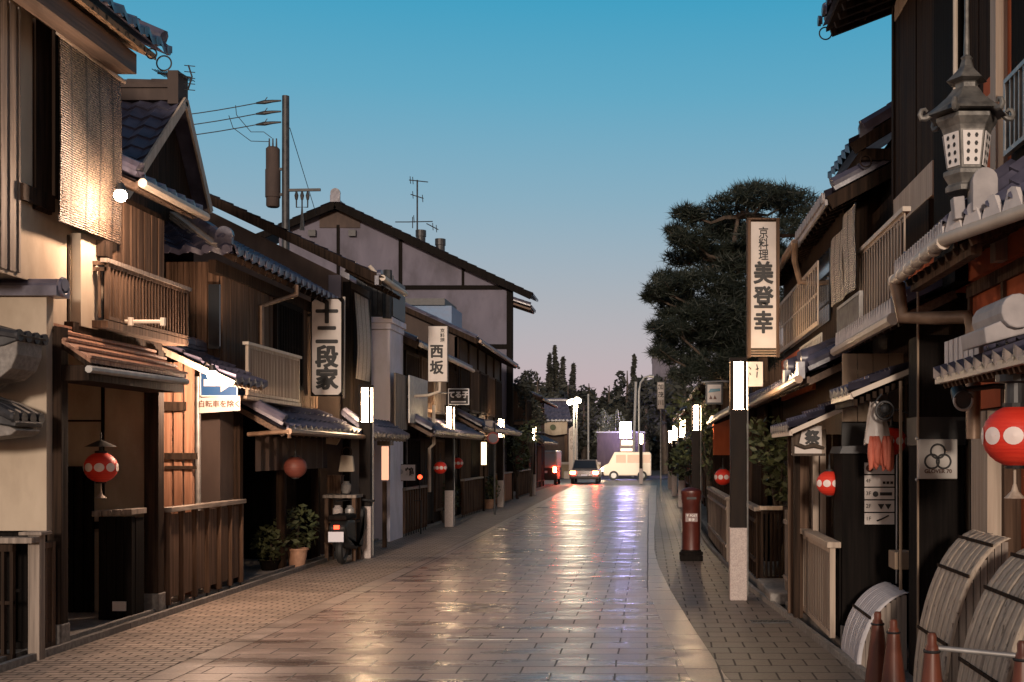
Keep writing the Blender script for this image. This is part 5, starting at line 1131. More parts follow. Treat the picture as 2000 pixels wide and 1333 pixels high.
sack('bag_top', 1712, 786, 868, 9.9, .05, .11, 'plastic', 1); rnd = random.Random(5)
m = MB()
for k in range(9):
    px = 1700 + 5 * k; L_ = rnd.uniform(905, 928); q = [P(px + rnd.uniform(-2, 2), y_, 9.86 + .03 * math.sin(k * 1.7)) for y_ in (852, 866 + rnd.uniform(-3, 3), 886, L_ - 6, L_)]
    m.tube(q, [.016, .030, .030, .022, .006], 7)
m.build('red_cloth', M['clothred'], t, smooth='all')
lantern('paper_lantern', 'red lantern half hidden behind the hanging plastic bag', P(1742, 862, 10.1), .13)
lantern('paper_lantern', 'small red lantern with white dots left of the black directory panel', P(1620, 944, 10.9), .125)
# black panel with directory plates
t = thing('directory_board', 'tall black standing panel with a column of white floor plates', 'signboard', (X_(1697, 10.4), 10.4, .02))
a, b = P(1645, 886, 10.4), P(1750, 1262, 10.4)
m = MB(); m.box(a.x, b.x, 10.4, 10.9, .22, a.z); m.build('panel', M['black'], t, bevel=.006)
m = MB(); m.box(a.x - .01, b.x + .01, 10.39, 10.92, .02, .22); m.build('stone_foot', M['stone'], t, bevel=.008)
m = MB(); m.prism([P(1640, 886, 10.36), P(1753, 886, 10.36), P(1750, 868, 10.36), P(1646, 872, 10.36)], (0, .6, 0)); m.build('cap', M['metal'], t)
m = MB(); m.tube([P(1752, 880, 10.38), P(1751, 1140, 10.38)], .010, 6); m.build('conduit', M['galv'], t)
for k, (fl, body) in enumerate((('', ''), ('4F', ''), ('3F', ''), ('2F', ''), ('1F', ''))):
    z1, z0 = Z_(904 + 24.6 * k, 10.4), Z_(926 + 24.6 * k, 10.4); x0, x1 = X_(1688, 10.4), X_(1746, 10.4)
    m = MB(); m.box(x0, x1, 10.385, 10.402, z0, z1); pl = m.build('floor_plate', M['paper'], t)
    if k == 0: m = MB(); m.disc((x0 + .045, 10.38, (z0 + z1) / 2), .034, 'Y', 18, .006); m.build('round_mark', M['inkbrown'], pl)
    else:
        vtext('lettering', fl, .05, M['ink'], pl, (x0 + .035, 10.385, (z0 + z1) / 2), -.003)
        if k == 2:
            m = MB(); m.disc((x0 + .10, 10.38, (z0 + z1) / 2 - .005), .026, 'Y', 16, .005); m.box(x0 + .14, x0 + .25, 10.38, 10.386, (z0 + z1) / 2 - .018, (z0 + z1) / 2 + .012); m.build('mark', M['ink'], pl)
        elif k == 1:
            m = MB()
            for q in range(3): m.box(x0 + .165 + .035 * q, x0 + .19 + .035 * q, 10.38, 10.386, (z0 + z1) / 2 - .028, (z0 + z1) / 2 - .004)
            m.build('mark', M['ink'], pl)
        elif k == 3:
            m = MB()
            for q in range(2): cx_ = x0 + .15 + .065 * q; zc = (z0 + z1) / 2; m.prism([(cx_ - .03, 10.38, zc + .02), (cx_, 10.38, zc - .03), (cx_ + .03, 10.38, zc + .02)], (0, .005, 0))
            m.build('mark', M['ink'], pl)
        else:
            m = MB(); zc = (z0 + z1) / 2; m.tube([(x0 + .11, 10.382, zc - .02), (x0 + .15, 10.382, zc - .005), (x0 + .22, 10.382, zc + .03)], .007, 5); m.build('mark', M['ink'], pl)
# fences and boards
t = thing('slatted_fence', 'pale thin-slatted fence with a cap rail beside the black directory panel', 'low fence', (1.69, 11.4, .02), KOMA)
m = MB(); lattice(m, 1.69, 10.45, 12.3, .10, .93, .115, .05, .025, .05, 0); m.build('slats', M['pale'], t)
m = MB(); m.box(1.63, 1.76, 10.4, 12.35, .93, .985); m.build('fence_cap', M['pale'], t, bevel=.006)
m = MB(); m.box(1.75, 1.765, 10.45, 12.3, .1, .93); m.build('fence_back', M['black'], t)
m = MB(); m.box(1.60, 1.66, 12.36, 12.42, .02, 1.0); m.box(1.60, 2.0, 12.36, 12.42, 1.0, 1.05); m.build('fence_return', M['pale'], t)
board_fence('slatted_fence', 'short weathered plank fence between pale slats and dark barred fence', 1.66, 12.5, 13.6, 1.12, 5, M['grey'], False, KOMA, False, w=1.0)
t = thing('barred_fence', 'dark barred fence facing the camera with a pale cap, behind the nearest right post', 'low fence', (1.68, 15, .02), KOMA)
m = MB(); lattice_x(m, 15.0, 1.48, 1.80, .12, 1.05, .062, .028, .03, .05, 0); lattice(m, 1.80, 13.8, 15, .12, 1.05, .08, .03, .03, .05, 0); m.build('bars', M['dark'], t)
m = MB(); m.box(1.46, 1.82, 14.94, 15.06, 1.05, 1.10); m.build('cap', M['pale'], t)
m = MB(); m.box(1.76, 1.86, 13.7, 15.05, 1.05, 1.10); m.build('cap', M['dark'], t)
t = thing('stone_step', 'low stone step at the foot of the dark barred fence', 'step', (1.6, 14, .02))
m = MB(); m.box(1.42, 1.9, 13.3, 14.9, .02, .16); m.build('step', M['stone'], t, bevel=.02)

# ------------------------------------------------------------------ RIGHT: third house
h3 = thing('town_house', 'right house with a pale-edged sagging tile eave, reed blinds and dark window lattice', 'house', (2.1, 15, 0))
m = MB(); m.prism([(2.14, 12.5, 0), (2.14, 12.5, 4.6), (4.9, 12.5, 6.0), (7.5, 12.5, 4.6), (7.5, 12.5, 0)], (0, 5.6, 0)); m.build('wall', M['dark'], h3)
m = MB(); tile_roof(m, (1.88, 12.0, 4.50), (1.88, 18.2, 4.42), (4.9, 12.0, 6.08), (4.9, 18.2, 6.0), tw=.27); ridge_cap(m, (1.95, 12.05, 4.55), (4.9, 12.05, 6.1), .2, 1); r3 = m.build('roof', M['tile'], h3, smooth=True)
m = MB()
for k in range(15): y = 12.0 + .15 * k; m.disc((1.86, y + .07, 4.50), .06, 'X', 12, -.03)
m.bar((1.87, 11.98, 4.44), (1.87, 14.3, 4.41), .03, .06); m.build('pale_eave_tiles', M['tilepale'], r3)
m = MB(); m.bar((1.9, 11.97, 4.43), (4.9, 11.97, 6.0), .04, .14); m.build('verge_board', M['dark'], r3); m = MB(); rafters(m, 1.92, 4.40, 2.2, 4.52, 12.1, 18, .25, .05, .06); m.build('rafters', M['dark'], r3)
m = MB(); m.tube([(1.80, 14.0, 4.40), (1.82, 14.2, 4.2), (1.9, 14.3, 3.95), (2.1, 14.3, 3.93)], .04, 8); m.tube([(1.82, 14.2, 4.42), (1.82, 18.2, 4.35)], .05, 8); m.build('gutter', M['copper'], r3, smooth=True)
m = MB(); lattice(m, 1.98, 13.3, 17.9, 3.30, 4.05, .19, .05, .008, .05, 1); wn = m.build('lattice_window', M['pale'], h3); m = MB(); m.box(2.11, 2.125, 13.3, 17.9, 3.35, 4.2); m.build('pane', M['glass'], wn)
m = MB(); lattice(m, 1.94, 12.75, 14.6, 2.72, 3.15, .11, .05, .006, .03, 0); m.build('balcony', M['galv'], h3)
m = MB(); lattice(m, 2.12, 11.35, 12.7, 2.95, 3.42, .07, .02, .02, .03, 0); m.build('railing', M['galv'], h3)
m = MB(); m.box(2.1, 2.14, 14.6, 18.0, 2.62, 3.25); m.build('ochre_wall', M['orange'], h3)
for k, (ya, yb, lab) in enumerate(((11.35, 12.08, 'narrow pale reed blind nearest the pale slatted balcony on the right'), (12.09, 12.9, 'wide pale reed blind under the sagging tile eave on the right'))):
    m = MB(); rows = []
    for i in range(8): rows.append([(2.06 + .008 * math.sin(i * .9 + k) + .01 * math.sin(q * 1.3), ya + (yb - ya) * q / 5, 3.45 + (.85 - .1 * k) * i / 7) for q in range(6)])
    m.grid(rows); m.grid([[(p[0] + .012, p[1], p[2]) for p in r][::-1] for r in rows]); tag(m.build('reed_blind', M['sudare2'], None, (2.07, ya, 3.4)), lab, 'blind')
pr = pent_roof(h3, 1.62, 2.62, 2.14, 2.84, 11.9, 18.2, tw=.24, name='pent_roof')
for y in (12.0, 13.2): m = MB(); ridge_cap(m, (1.62, y, 2.72), (2.1, y + .35, 2.92), .2, 1); ogre_tile(m, (1.60, y, 2.66), 'X', .6); m.build('ridge', M['tile'], pr, smooth=True)
m = MB(); m.tube([(1.57, 11.9, 2.57), (1.57, 18.2, 2.53)], .045, 8); m.build('gutter', M['copper'], pr)
d = door_roof(h3, 1545, 838, 1684, 776, 11.1, 1.6, False)
m = MB(); planks_x(m, 12.3, 1.5, 2.1, .02, 2.0, 5, .02, .01, 4); m.build('door', M['brown'], h3)
for px in (1556, 1592, 1606):
    m = MB(); x = X_(px, 12.0); m.box(x - .03, x + .03, 11.95, 12.05, .02, 2.05); m.build('door_post', M['pale'] if px > 1560 else M['dark'], h3)
t = thing('wooden_sign', 'white signboard with one bold brush character framed by a dark gnarled branch', 'sign', P(1578, 858, 11.4))
a, b = P(1552, 832, 11.4), P(1605, 886, 11.4)
m = MB(); m.box(a.x, b.x, 11.4, 11.44, b.z, a.z); m.build('sign_board', M['paper'], t)
vtext('lettering', '祭', .15, M['ink'], t, ((a.x + b.x) / 2 + .04, 11.4, (a.z + b.z) / 2 + .01), -.006, .002, bold=.006)
m = MB(); m.tube([P(1548, 830, 11.37), P(1558, 845, 11.37), P(1556, 868, 11.37), P(1572, 874, 11.37), P(1590, 870, 11.37), P(1610, 876, 11.37)], [.03, .045, .03, .02, .025, .015], 8); m.box(a.x - .02, b.x + .03, 11.36, 11.46, b.z - .025, b.z); m.box(a.x - .03, a.x - .005, 11.38, 11.44, b.z - .02, a.z + .02); m.build('branch_frame', M['bark'], t)
# two-storey tower roof showing above house two
h4 = thing('corner_roof', 'small upper roof corner with ogre tile jutting out beside the charred boards', 'house', (2.8, 12.3, 0))
m = MB(); m.box(2.55, 5, 11.2, 13.2, 4.3, 5.1); m.build('wall', M['black'], h4)
e, r = P(1652, 312, 12.3), P(1760, 232, 12.3)
m = MB(); tile_roof(m, (e.x, 11.9, e.z + .05), (e.x, 13.3, e.z + .05), (r.x + .4, 11.9, r.z + .25), (r.x + .4, 13.3, r.z + .25), tw=.25); ridge_cap(m, (e.x + .12, 11.95, e.z + .16), (r.x + .4, 11.95, r.z + .26), .14, 1); ogre_tile(m, (e.x + .14, 11.9, e.z + .14), 'Y', .45); q = m.build('roof', M['tile'], h4, smooth=True)
m = MB(); m.bar((e.x, 11.88, e.z), (r.x + .4, 11.88, r.z + .18), .04, .12); m.box(e.x + .1, 5, 11.92, 13.2, e.z - .1, e.z + .02); m.ring((e.x + .14, 11.9, e.z - .12), .06, .007, 'Y'); m.build('verge_board', M['dark'], q)

# big upright restaurant sign and its brush note
t, a, b = board_sign('shop_sign', 'tall cream upright sign of black brush writing in a brown frame beside the pine', 1462, 430, 1520, 684, 15.2, M['dark'], M['paper'], 0, .026, .16)
m = MB(); m.box(a.x - .02, b.x + .02, 15.16, 15.4, a.z, a.z + .02); m.box(a.x - .015, a.x + .03, 15.17, 15.38, b.z - .1, a.z); m.box(b.x - .03, b.x + .015, 15.17, 15.38, b.z - .1, a.z); m.build('frame_rail', M['brown'], t)
m = MB()
for k in range(3): m.box(a.x + .03, b.x - .03, 15.165, 15.19, b.z - .02 - .035 * k, b.z - .035 * k)
m.build('foot_slats', M['tan'], t)
h = a.z - b.z; cx = (a.x + b.x) / 2
for k, ch in enumerate('京料理'): vtext('lettering', ch, .16, M['ink'], t, (cx, 15.2, a.z - h * (.105 + .085 * k)), -.010, .002, xs=.85)
for k, ch in enumerate('美登幸'): vtext('lettering', ch, .31, M['ink'], t, (cx, 15.2, a.z - h * (.42 + .19 * k)), -.010, .002, xs=.85, bold=.010)
m = MB(); m.box(cx - .06, cx + .06, 15.2, 15.3, b.z - .42, b.z - .1); m.build('hanger', M['dark'], t); m = MB(); m.bar((cx, 15.26, a.z - .2), (2.2, 15.26, a.z - .2), .04, .04); m.build('bracket', M['dark'], t)
t = thing('paper_notice', 'small white notice with a few brush strokes below the tall cream sign', 'notice', P(1474, 730, 15.1))
a, b = P(1459, 707, 15.1), P(1490, 755, 15.1); m = MB(); m.box(a.x, b.x, 15.1, 15.12, b.z, a.z); m.build('notice_board', M['paper'], t)
m = MB()
for (xa, ya, xb, yb) in ((1463, 717, 1467, 722), (1464, 728, 1466, 733), (1478, 712, 1480, 724), (1476, 722, 1482, 720), (1479, 726, 1478, 738)): m.tube([P(xa, ya, 15.095), P(xb, yb, 15.095)], .008, 5)
m.build('brush_strokes', M['ink'], t)

# post box
t = thing('post_box', 'round red cast-iron pillar post box on a black plinth at the right kerb', 'post box', (X_(1350, 19), 19, .008))
c = Vector((X_(1350, 19), 19, .008))
m = MB(); m.box(c.x - .19, c.x + .19, 18.81, 19.19, .008, .10); m.lathe(c, [(.20, .09), (.20, .14), (.17, .15), (.165, .18)], 20); m.build('plinth', M['black'], t, bevel=.01)
m = MB(); m.lathe(c, [(.150, .17), (.148, .95), (.155, .96), (.155, 1.0), (.165, 1.02), (.165, 1.10), (.175, 1.12), (.17, 1.16), (.12, 1.20), (.03, 1.22)], 28); bd = m.build('body', M['postbox'], t, smooth=True)
m = MB(); m.box(c.x - .08, c.x + .08, 18.83, 18.86, 1.03, 1.07); m.build('slot', M['ink'], bd)
m = MB(); m.box(c.x - .10, c.x + .10, 18.845, 18.86, .66, .80); m.build('collection_plate', M['postbox'], bd)
vtext('lettering', '〒 POST', .05, M['whitepaint'], bd, (c.x, 18.842, .76), -.004); vtext('lettering', '郵便', .05, M['whitepaint'], bd, (c.x, 18.842, .69), -.004)
board_fence('slatted_fence', 'weathered right fence standing just behind the red post box', 1.26, 18.0, 23.5, 1.05, 16, M['grey'], group=KOMA)
board_fence('slatted_fence', 'dark right fence in the shade just past the nearest lantern post', 1.50, 15.6, 17.6, 1.0, 8, M['dark'], group=KOMA)

# further right houses
hR4 = street_house('low right house behind the red post box, its eaves under the pine', 1, 18.6, 26, 1.95, 1.42, 2.55, .4, 5, 'dark', pent=False, pz=2.5, seed=8, upper=False)
t = thing('ochre_wall', 'red ochre wall glimpsed under foliage beside the nearest right lantern post', 'wall', (1.7, 26.6, 0)); m = MB(); m.box(1.5, 3.2, 26.5, 26.6, 1.75, 2.6); m.build('wall', M['orange'], t); m = MB(); m.box(1.5, 3.2, 26.5, 26.6, 0, 1.75); m.build('base_boards', M['dark'], t); m = MB(); m.box(1.45, 3.2, 26.45, 26.65, 2.6, 2.67); m.build('coping', M['tile'], t)
t, a, b = board_sign('light_box', 'small projecting picture sign in teal and white under the pine', 1378, 748, 1412, 790, 24.5, M['metal'], M['paper'], 0, .04, .12)
m = MB(); zc = (a.z + b.z) / 2; m.prism([(a.x + .06, 24.485, zc + .02), (b.x - .06, 24.485, zc + .05), (b.x - .06, 24.485, zc + .11), (a.x + .10, 24.485, zc + .10)], (0, .006, 0)); m.build('teal_band', mat('teal', (.02, .16, .22), .4), t)
m = MB()
for px in (1388, 1396): m.prism([P(px - 3, 780, 24.48), P(px + 4, 780, 24.48), P(px, 772, 24.48)], (0, .005, 0))
m.build('red_marks', M['conebrown'], t)
m = MB(); m.tube([P(1370, 747, 24.5), P(1412, 745, 24.5), P(1430, 746, 24.5)], .02, 6); m.build('bracket', M['galv'], t)
lantern('paper_lantern', 'red lantern at the right fence between post box and lantern post', P(1412, 932, 22.5), .17)
street_house('right house beyond the pine with lamps along its front', 1, 31, 40, 1.9, 1.35, 3.6, .42, 5.5, 'brown', pz=2.2, seed=9, tw=.36)
street_house('right house second from the street end', 1, 40.5, 49.5, 1.9, 1.3, 3.3, .42, 5.5, 'dark', pz=2.15, seed=10, tw=.4)
street_house('last right house before the junction', 1, 50, 60.5, 1.9, 1.35, 3.6, .42, 5.5, 'brown', pz=2.2, seed=11, tw=.4)
t, a, b = board_sign('shop_sign', 'small distant upright white sign over the far right kerb', 1283, 746, 1298, 800, 42, M['stone'], M['paper'], 0, .03, .1)
for k, ch in enumerate('加茂川'): vtext('lettering', ch, .22, M['ink'], t, ((a.x + b.x) / 2, 42, a.z - .2 - .29 * k), -.008, .003)
m = MB(); m.tube([((a.x + b.x) / 2, 42.05, b.z), ((a.x + b.x) / 2, 42.05, 0)], .03, 6); m.build('pole', M['galv'], t)
bush_tree('roadside_shrub', 'leafy shrub beside the second right lantern post', (1.55, 29, 0), 3.2, .9, 900, .09, 21)
bush_tree('roadside_shrub', 'leafy shrub between the far right lantern posts', (1.5, 34, 0), 2.9, .8, 700, .10, 22)
bush_tree('doorway_shrub', 'dim shrub in the doorway right of the nearest lantern post', (1.9, 16.6, 0), 2.3, .5, 600, .07, 23)

# ------------------------------------------------------------------ the pine
def tufts(mb, c, rx, ry, rz, n, size, rnd):
    c = Vector(c)
    for _ in range(n):
        a = rnd.uniform(0, 2 * math.pi); r_ = math.sqrt(rnd.random()); z = rnd.uniform(-1, 1) * (1 - r_ * r_ * .7)
        q = c + Vector((rx * r_ * math.cos(a), ry * r_ * math.sin(a), rz * z))
        for _k in range(7):
            d = Vector((rnd.gauss(0, 1), rnd.gauss(0, 1), rnd.gauss(.45, .8))).normalized(); e = d.cross(Vector((rnd.gauss(0, 1), rnd.gauss(0, 1), rnd.gauss(0, 1)))).normalized()
            L_ = size * rnd.uniform(.6, 1.25); mb.poly([q - e * L_ * .05, q + e * L_ * .05, q + d * L_])
t = thing('pine_tree', 'big spreading pine of layered cloud pads leaning over the right side of the street', 'tree', (2.9, 28, 0))
rnd = random.Random(11); tr = MB(); nd = MB()
trunk = [Vector((2.9, 28, 0)), Vector((2.7, 28, 1.8)), Vector((2.35, 28, 3.4)), Vector((2.3, 28.1, 5.0)), Vector((2.0, 28, 6.4)), Vector((2.2, 28, 7.6))]
tr.tube(trunk, [.24, .21, .18, .14, .09, .04], 10)
PADS = [(1500, 385, 70, 24), (1440, 400, 60, 26), (1545, 395, 60, 25), (1385, 430, 50, 26), (1345, 420, 32, 18), (1430, 450, 60, 24), (1500, 455, 60, 28), (1350, 470, 45, 25), (1395, 500, 55, 22), (1330, 505, 34, 18),
        (1455, 520, 60, 28), (1310, 545, 36, 18), (1370, 550, 60, 24), (1440, 570, 55, 26), (1290, 565, 28, 20), (1330, 600, 50, 22), (1395, 610, 60, 26), (1455, 630, 50, 28), (1310, 645, 30, 16), (1350, 655, 50, 24),
        (1410, 670, 55, 26), (1300, 670, 24, 22), (1335, 700, 45, 22), (1390, 715, 55, 26), (1440, 715, 45, 28), (1345, 735, 40, 18), (1420, 745, 40, 18), (1290, 690, 20, 10), (1400, 540, 70, 40), (1430, 640, 70, 50), (1380, 680, 60, 40), (1370, 600, 55, 30), (1420, 490, 60, 30), (1560, 430, 40, 30), (1530, 520, 50, 40), (1520, 600, 50, 45), (1480, 690, 50, 40),
        (1272, 580, 16, 14), (1282, 640, 18, 12), (1318, 452, 20, 10), (1470, 372, 36, 14)]
for _ in range(22):
    a_ = rnd.uniform(0, 2 * math.pi); q_ = math.sqrt(rnd.random()); PADS.append((1412 + 118 * q_ * math.cos(a_), 560 + 165 * q_ * math.sin(a_) - 30 * q_ * math.cos(a_), rnd.uniform(26, 46), rnd.uniform(11, 20)))
for k, (px, py, rx, rz) in enumerate(PADS):
    Y = 28 + rnd.uniform(-1.4, 1.4); c = P(px, py, Y); kx_ = Y / F
    tufts(nd, c, rx * kx_, rx * kx_ * .9, rz * kx_ * 1.0, int(3.3 * rx + 2.6 * rz) + 50, .22, rnd)
    best = min(trunk[1:], key=lambda q: (q - c).length + max(0, q.z - c.z) * 1.5); mid = best.lerp(c, .55) + Vector((0, 0, -.12 + rnd.uniform(-.1, .1)))
    tr.tube([best, best.lerp(mid, .5) + Vector((0, 0, .06)), mid, c], [.06, .05, .035, .015], 6)
    for _ in range(5):
        e = c + Vector((rnd.uniform(-1, 1) * rx * kx_ * .8, rnd.uniform(-1, 1) * .5, rnd.uniform(-.3, .5) * rz * kx_)); tr.tube([mid.lerp(c, .6), e], [.016, .007], 4)
tr.build('trunk', M['bark'], t); nd.build('needles', M['pine'], t)

# ------------------------------------------------------------------ street end: junction, gate, vehicles, far lamps, trees
t = thing('temple_gate', 'tiled gate with a sagging white crest curtain at the street end', 'gate', (-6.4, 84, 0)); Y = 84
a, b = P(1040, 788, Y), P(1112, 822, Y)
m = MB(); tile_roof(m, (a.x - 1, Y - .9, b.z), (b.x + .2, Y - .9, b.z), (a.x - .6, Y + .8, a.z + .2), (b.x - .2, Y + .8, a.z + .2), tw=.36, rh=.5, seg=4); eave_discs(m, (a.x - 1, Y - .92, b.z), (b.x + .2, Y - .92, b.z), 14, .08, 'Y', -.04); ridge_cap(m, (a.x - .6, Y + .8, a.z + .2), (b.x - .2, Y + .8, a.z + .2), .3, 2); m.build('roof', M['tile'], t, smooth=True)
for px in (1046, 1106):
    m = MB(); x = X_(px, Y); m.box(x - .12, x + .12, Y - .12, Y + .12, 0, b.z); m.build('post', M['brown'], t)
m = MB(); m.box(a.x - .5, b.x, Y + .2, Y + .35, 0, b.z - .9); m.build('side_wall', M['brownwall'], t)
m = MB(); rows = []
for i in range(7):
    s_ = i / 6; rows.append([(X_(1046 + 63 * k / 16, Y), Y - .5 - .25 * math.sin(s_ * 2.2), Z_(822 + (26 * s_) * (.25 + .75 * math.sin(math.pi * (.12 + .88 * min(1, k / 11)) * .55)) + 3 * math.sin(math.pi * k / 16), Y)) for k in range(17)])
m.grid(rows); m.grid([[(p[0], p[1] + .03, p[2]) for p in r][::-1] for r in rows]); nr = m.build('curtain', M['beige'], t, smooth='all')
m = MB(); c = P(1080, 835, Y - .85); m.disc(c, .22, 'Y', 14, .02); m.build('crest', M['leaf'], nr)
t = thing('stone_pillar', 'pale inscribed stone pillar right of the gate curtain', 'stone pillar', (X_(1119, 80), 80, 0)); x = X_(1119, 80)
m = MB(); m.box(x - .27, x + .27, 79.7, 80.3, 0, Z_(838, 80)); m.prism([(x - .27, 79.7, Z_(838, 80)), (x + .27, 79.7, Z_(838, 80)), (x, 79.7, Z_(833, 80))], (0, .6, 0)); m.build('shaft', M['granite'], t)
m = MB(); m.box(x - .6, x + .6, 79.4, 80.6, 0, .5); m.build('plinth', M['granite'], t)
for k, ch in enumerate('建仁寺'): vtext('lettering', ch, .42, M['stone'], t, (x, 79.7, Z_(848 + 14 * k, 80)), -.006)
def far_lamp(label, px, py, Y, power, arm=-.5):
    p = P(px, py, Y); t = thing('street_lamp', label, 'street lamp', (p.x - arm, Y, 0), 'tall lit lamps at the junction')
    m = MB(); m.tube([(p.x - arm, Y, 0), (p.x - arm, Y, p.z - .2), (p.x - arm * .6, Y, p.z + .25), (p.x, Y, p.z + .2)], .06, 8); m.build('lamp_pole', M['galv'], t)
    m = MB(); m.sphere(p, .19, 14); m.build('lamp_globe', M['farglobe'], t, smooth=True)
    ld = bpy.data.lights.new('lamp_light', 'POINT'); ld.energy = power; ld.color = (1, .82, .55); ld.shadow_soft_size = .25; lo = bpy.data.objects.new('lamp_light', ld); C.objects.link(lo); lo.parent = t; lo.location = (p.x - (p.x - arm), -.5, p.z - .35)
far_lamp('bright white junction lamp directly above the stone pillar', 1113, 786, 73, 420, -.45)
far_lamp('second bright junction lamp, slightly higher and further right', 1130, 783, 73.6, 420, .3)
t = thing('lamp_mast', 'plain slim mast rising right of the two bright junction lamps', 'pole', (X_(1149, 82), 82, 0)); m = MB(); m.tube([(X_(1149, 82), 82, 0), P(1149, 770, 82)], .07, 8); m.build('mast', M['galv'], t)
t = thing('curved_lamp', 'unlit street lamp with a curved swan neck at the right of the junction', 'street lamp', (X_(1248, 80), 80, 0))
m = MB(); m.tube([(X_(1248, 80), 80, 0), P(1248, 765, 80), P(1251, 748, 80), P(1258, 738, 80), P(1267, 735, 80)], .07, 8); m.build('swan_neck', M['galv'], t, smooth=True); m = MB(); m.tube([P(1267, 735, 80), P(1277, 736, 80)], [.1, .14], 8); m.build('lamp_head', M['galv'], t)
t = thing('junction_pole', 'leaning pale pole left of the swan neck lamp', 'pole', (X_(1237, 84), 84, 0)); m = MB(); m.tube([(X_(1236, 84), 84, 0), P(1242, 746, 84)], .10, 8); m.build('pole', M['galv'], t)
t = thing('parking_sign', 'lit white parking sign with a letter P at the street end', 'sign', (X_(1222, 90), 90, 0)); a, b = P(1211, 825, 90), P(1233, 856, 90)
m = MB(); m.box(a.x, b.x, 90, 90.15, b.z, a.z); m.build('lit_face', mat('lit_sign', (.8, .8, .9), .4, emit=(.52, .44, 1.0), es=60), t)
vtext('lettering', 'P', .62, M['ink'], t, ((a.x + b.x) / 2, 90, a.z - .42), -.02, .02); m = MB(); m.tube([((a.x + b.x) / 2, 90.1, 0), ((a.x + b.x) / 2, 90.1, b.z)], .06, 8); m.build('pole', M['metal'], t)
t = thing('ticket_machine', 'lit orange-white vending cabinet beneath the parking sign', 'machine', P(1226, 866, 88)); a, b = P(1211, 858, 88), P(1240, 884, 88)
m = MB(); m.box(a.x, b.x, 88, 88.6, 0, a.z); m.build('cabinet', M['postbox'], t); m = MB(); m.box(a.x + .1, b.x - .1, 87.97, 88, b.z + .55, a.z - .1); m.box(a.x + .05, b.x - .05, 87.97, 88, b.z + .1, b.z + .3); m.build('lit_panel', mat('lit_machine', (.8, .6, .5), .4, emit=(1, .62, .45), es=2.0), t)
t = thing('garden_wall', 'dark boundary wall behind the cream van at the junction', 'wall', (-1.5, 92, 0)); m = MB(); m.box(X_(1166, 92), X_(1260, 92), 92, 92.4, 0, Z_(846, 92)); m.build('wall', M['brownwall'], t); m = MB(); m.box(X_(1166, 92) - .1, X_(1260, 92), 91.9, 92.5, Z_(846, 92), Z_(843, 92)); m.build('coping', M['tile'], t)
t = thing('low_fence', 'low pale boundary fence behind the taxi at the junction', 'fence', (-4.5, 80, 0)); m = MB(); m.box(X_(1050, 80), X_(1172, 80), 80.9, 81.0, 0, Z_(905, 80) - .1); m.build('panel', M['tan'], t); m = MB(); m.box(X_(1050, 80), X_(1172, 80), 80.85, 81.05, Z_(905, 80) - .1, Z_(903, 80)); m.build('cap', M['granite'], t)
m = MB(); rnd = random.Random(4)
t = thing('bamboo_clump', 'grey-green bamboo clump lit by the parking sign', 'plant', (X_(1192, 96), 96, 0)); m2 = MB()
for k in range(26):
    x = X_(1170 + 44 * rnd.random(), 96); y = 96 + rnd.random() * 2; h_ = Z_(800 + 25 * rnd.random(), 96); m.tube([(x, y, 0), (x + rnd.uniform(-.2, .2), y, h_)], [.05, .02], 5); foliage(m2, (x, y, h_ - 1), .5, .5, 1.2, 50, .2, k)
m.build('canes', M['galv'], t); m2.build('leaves', noisy('bamboo_leaf', (.09, .10, .075), (.15, .16, .12), (2, 2, 2), (.6, .8), 0), t)

# vehicles
def wheels(t, pts, r, w):
    for (x, y) in pts:
        m = MB(); m.disc((x - w / 2, y, r), r, 'X', 20, w); wh = m.build('wheel', M['rubber'], t); m = MB(); m.disc((x - w / 2 - .01, y, r), r * .6, 'X', 16, w + .02); m.build('rim', M['galv'], wh)
t = thing('taxi', 'dark sedan stopped at the junction with its red tail lamps glowing', 'car', (X_(1141, 66), 66, 0)); x = X_(1141, 66); y = 66
m = MB(); sec = [(-.82, .32), (-.86, .55), (-.84, .82), (.84, .82), (.86, .55), (.82, .32)]
m.prism([(x + u, y, z) for u, z in sec], (0, 4.3, 0)); m.build('body', mat('car_paint', (.10, .085, .08), .2, spec=.7), t, bevel=.06)
m = MB(); m.v = []; base = [(-.76, .6, .82), (.76, .6, .82), (.76, 3.4, .82), (-.76, 3.4, .82)]; top = [(-.62, 1.15, 1.40), (.62, 1.15, 1.40), (.62, 2.6, 1.40), (-.62, 2.6, 1.40)]
bs = [Vector((x + p[0], y + p[1], p[2])) for p in base]; tp = [Vector((x + p[0], y + p[1], p[2])) for p in top]; m.poly(tp)
for k in range(4): m.quad(bs[k], bs[(k + 1) % 4], tp[(k + 1) % 4], tp[k])
cabin = m.build('cabin', bpy.data.materials['car_paint'], t, bevel=.03)
m = MB(); m.quad(*[bs[0].lerp(tp[0], .12) + Vector((.06, -.012, 0)), bs[1].lerp(tp[1], .12) + Vector((-.06, -.012, 0)), bs[1].lerp(tp[1], .9) + Vector((-.04, -.012, 0)), bs[0].lerp(tp[0], .9) + Vector((.04, -.012, 0))]); m.build('rear_window', M['glass'], cabin)
for u in (-.66, .66): m = MB(); m.box(x + u - .15, x + u + .15, y - .03, y + .02, .58, .74); m.build('tail_lamp', M['tail'], t)
m = MB(); m.box(x - .1, x + .1, y + 1.1, y + 1.13, 1.26, 1.30); m.build('brake_lamp', M['tail'], t)
m = MB(); m.box(x - .18, x + .18, y - .03, y - .005, .42, .56); m.build('licence_plate', M['plate'], t)
m = MB(); m.box(x - .85, x + .85, y - .08, y + .02, .30, .46); m.build('bumper', M['rubber'], t, bevel=.03)
wheels(t, [(x - .72, y + .8), (x + .72, y + .8), (x - .72, y + 3.5), (x + .72, y + 3.5)], .31, .18)
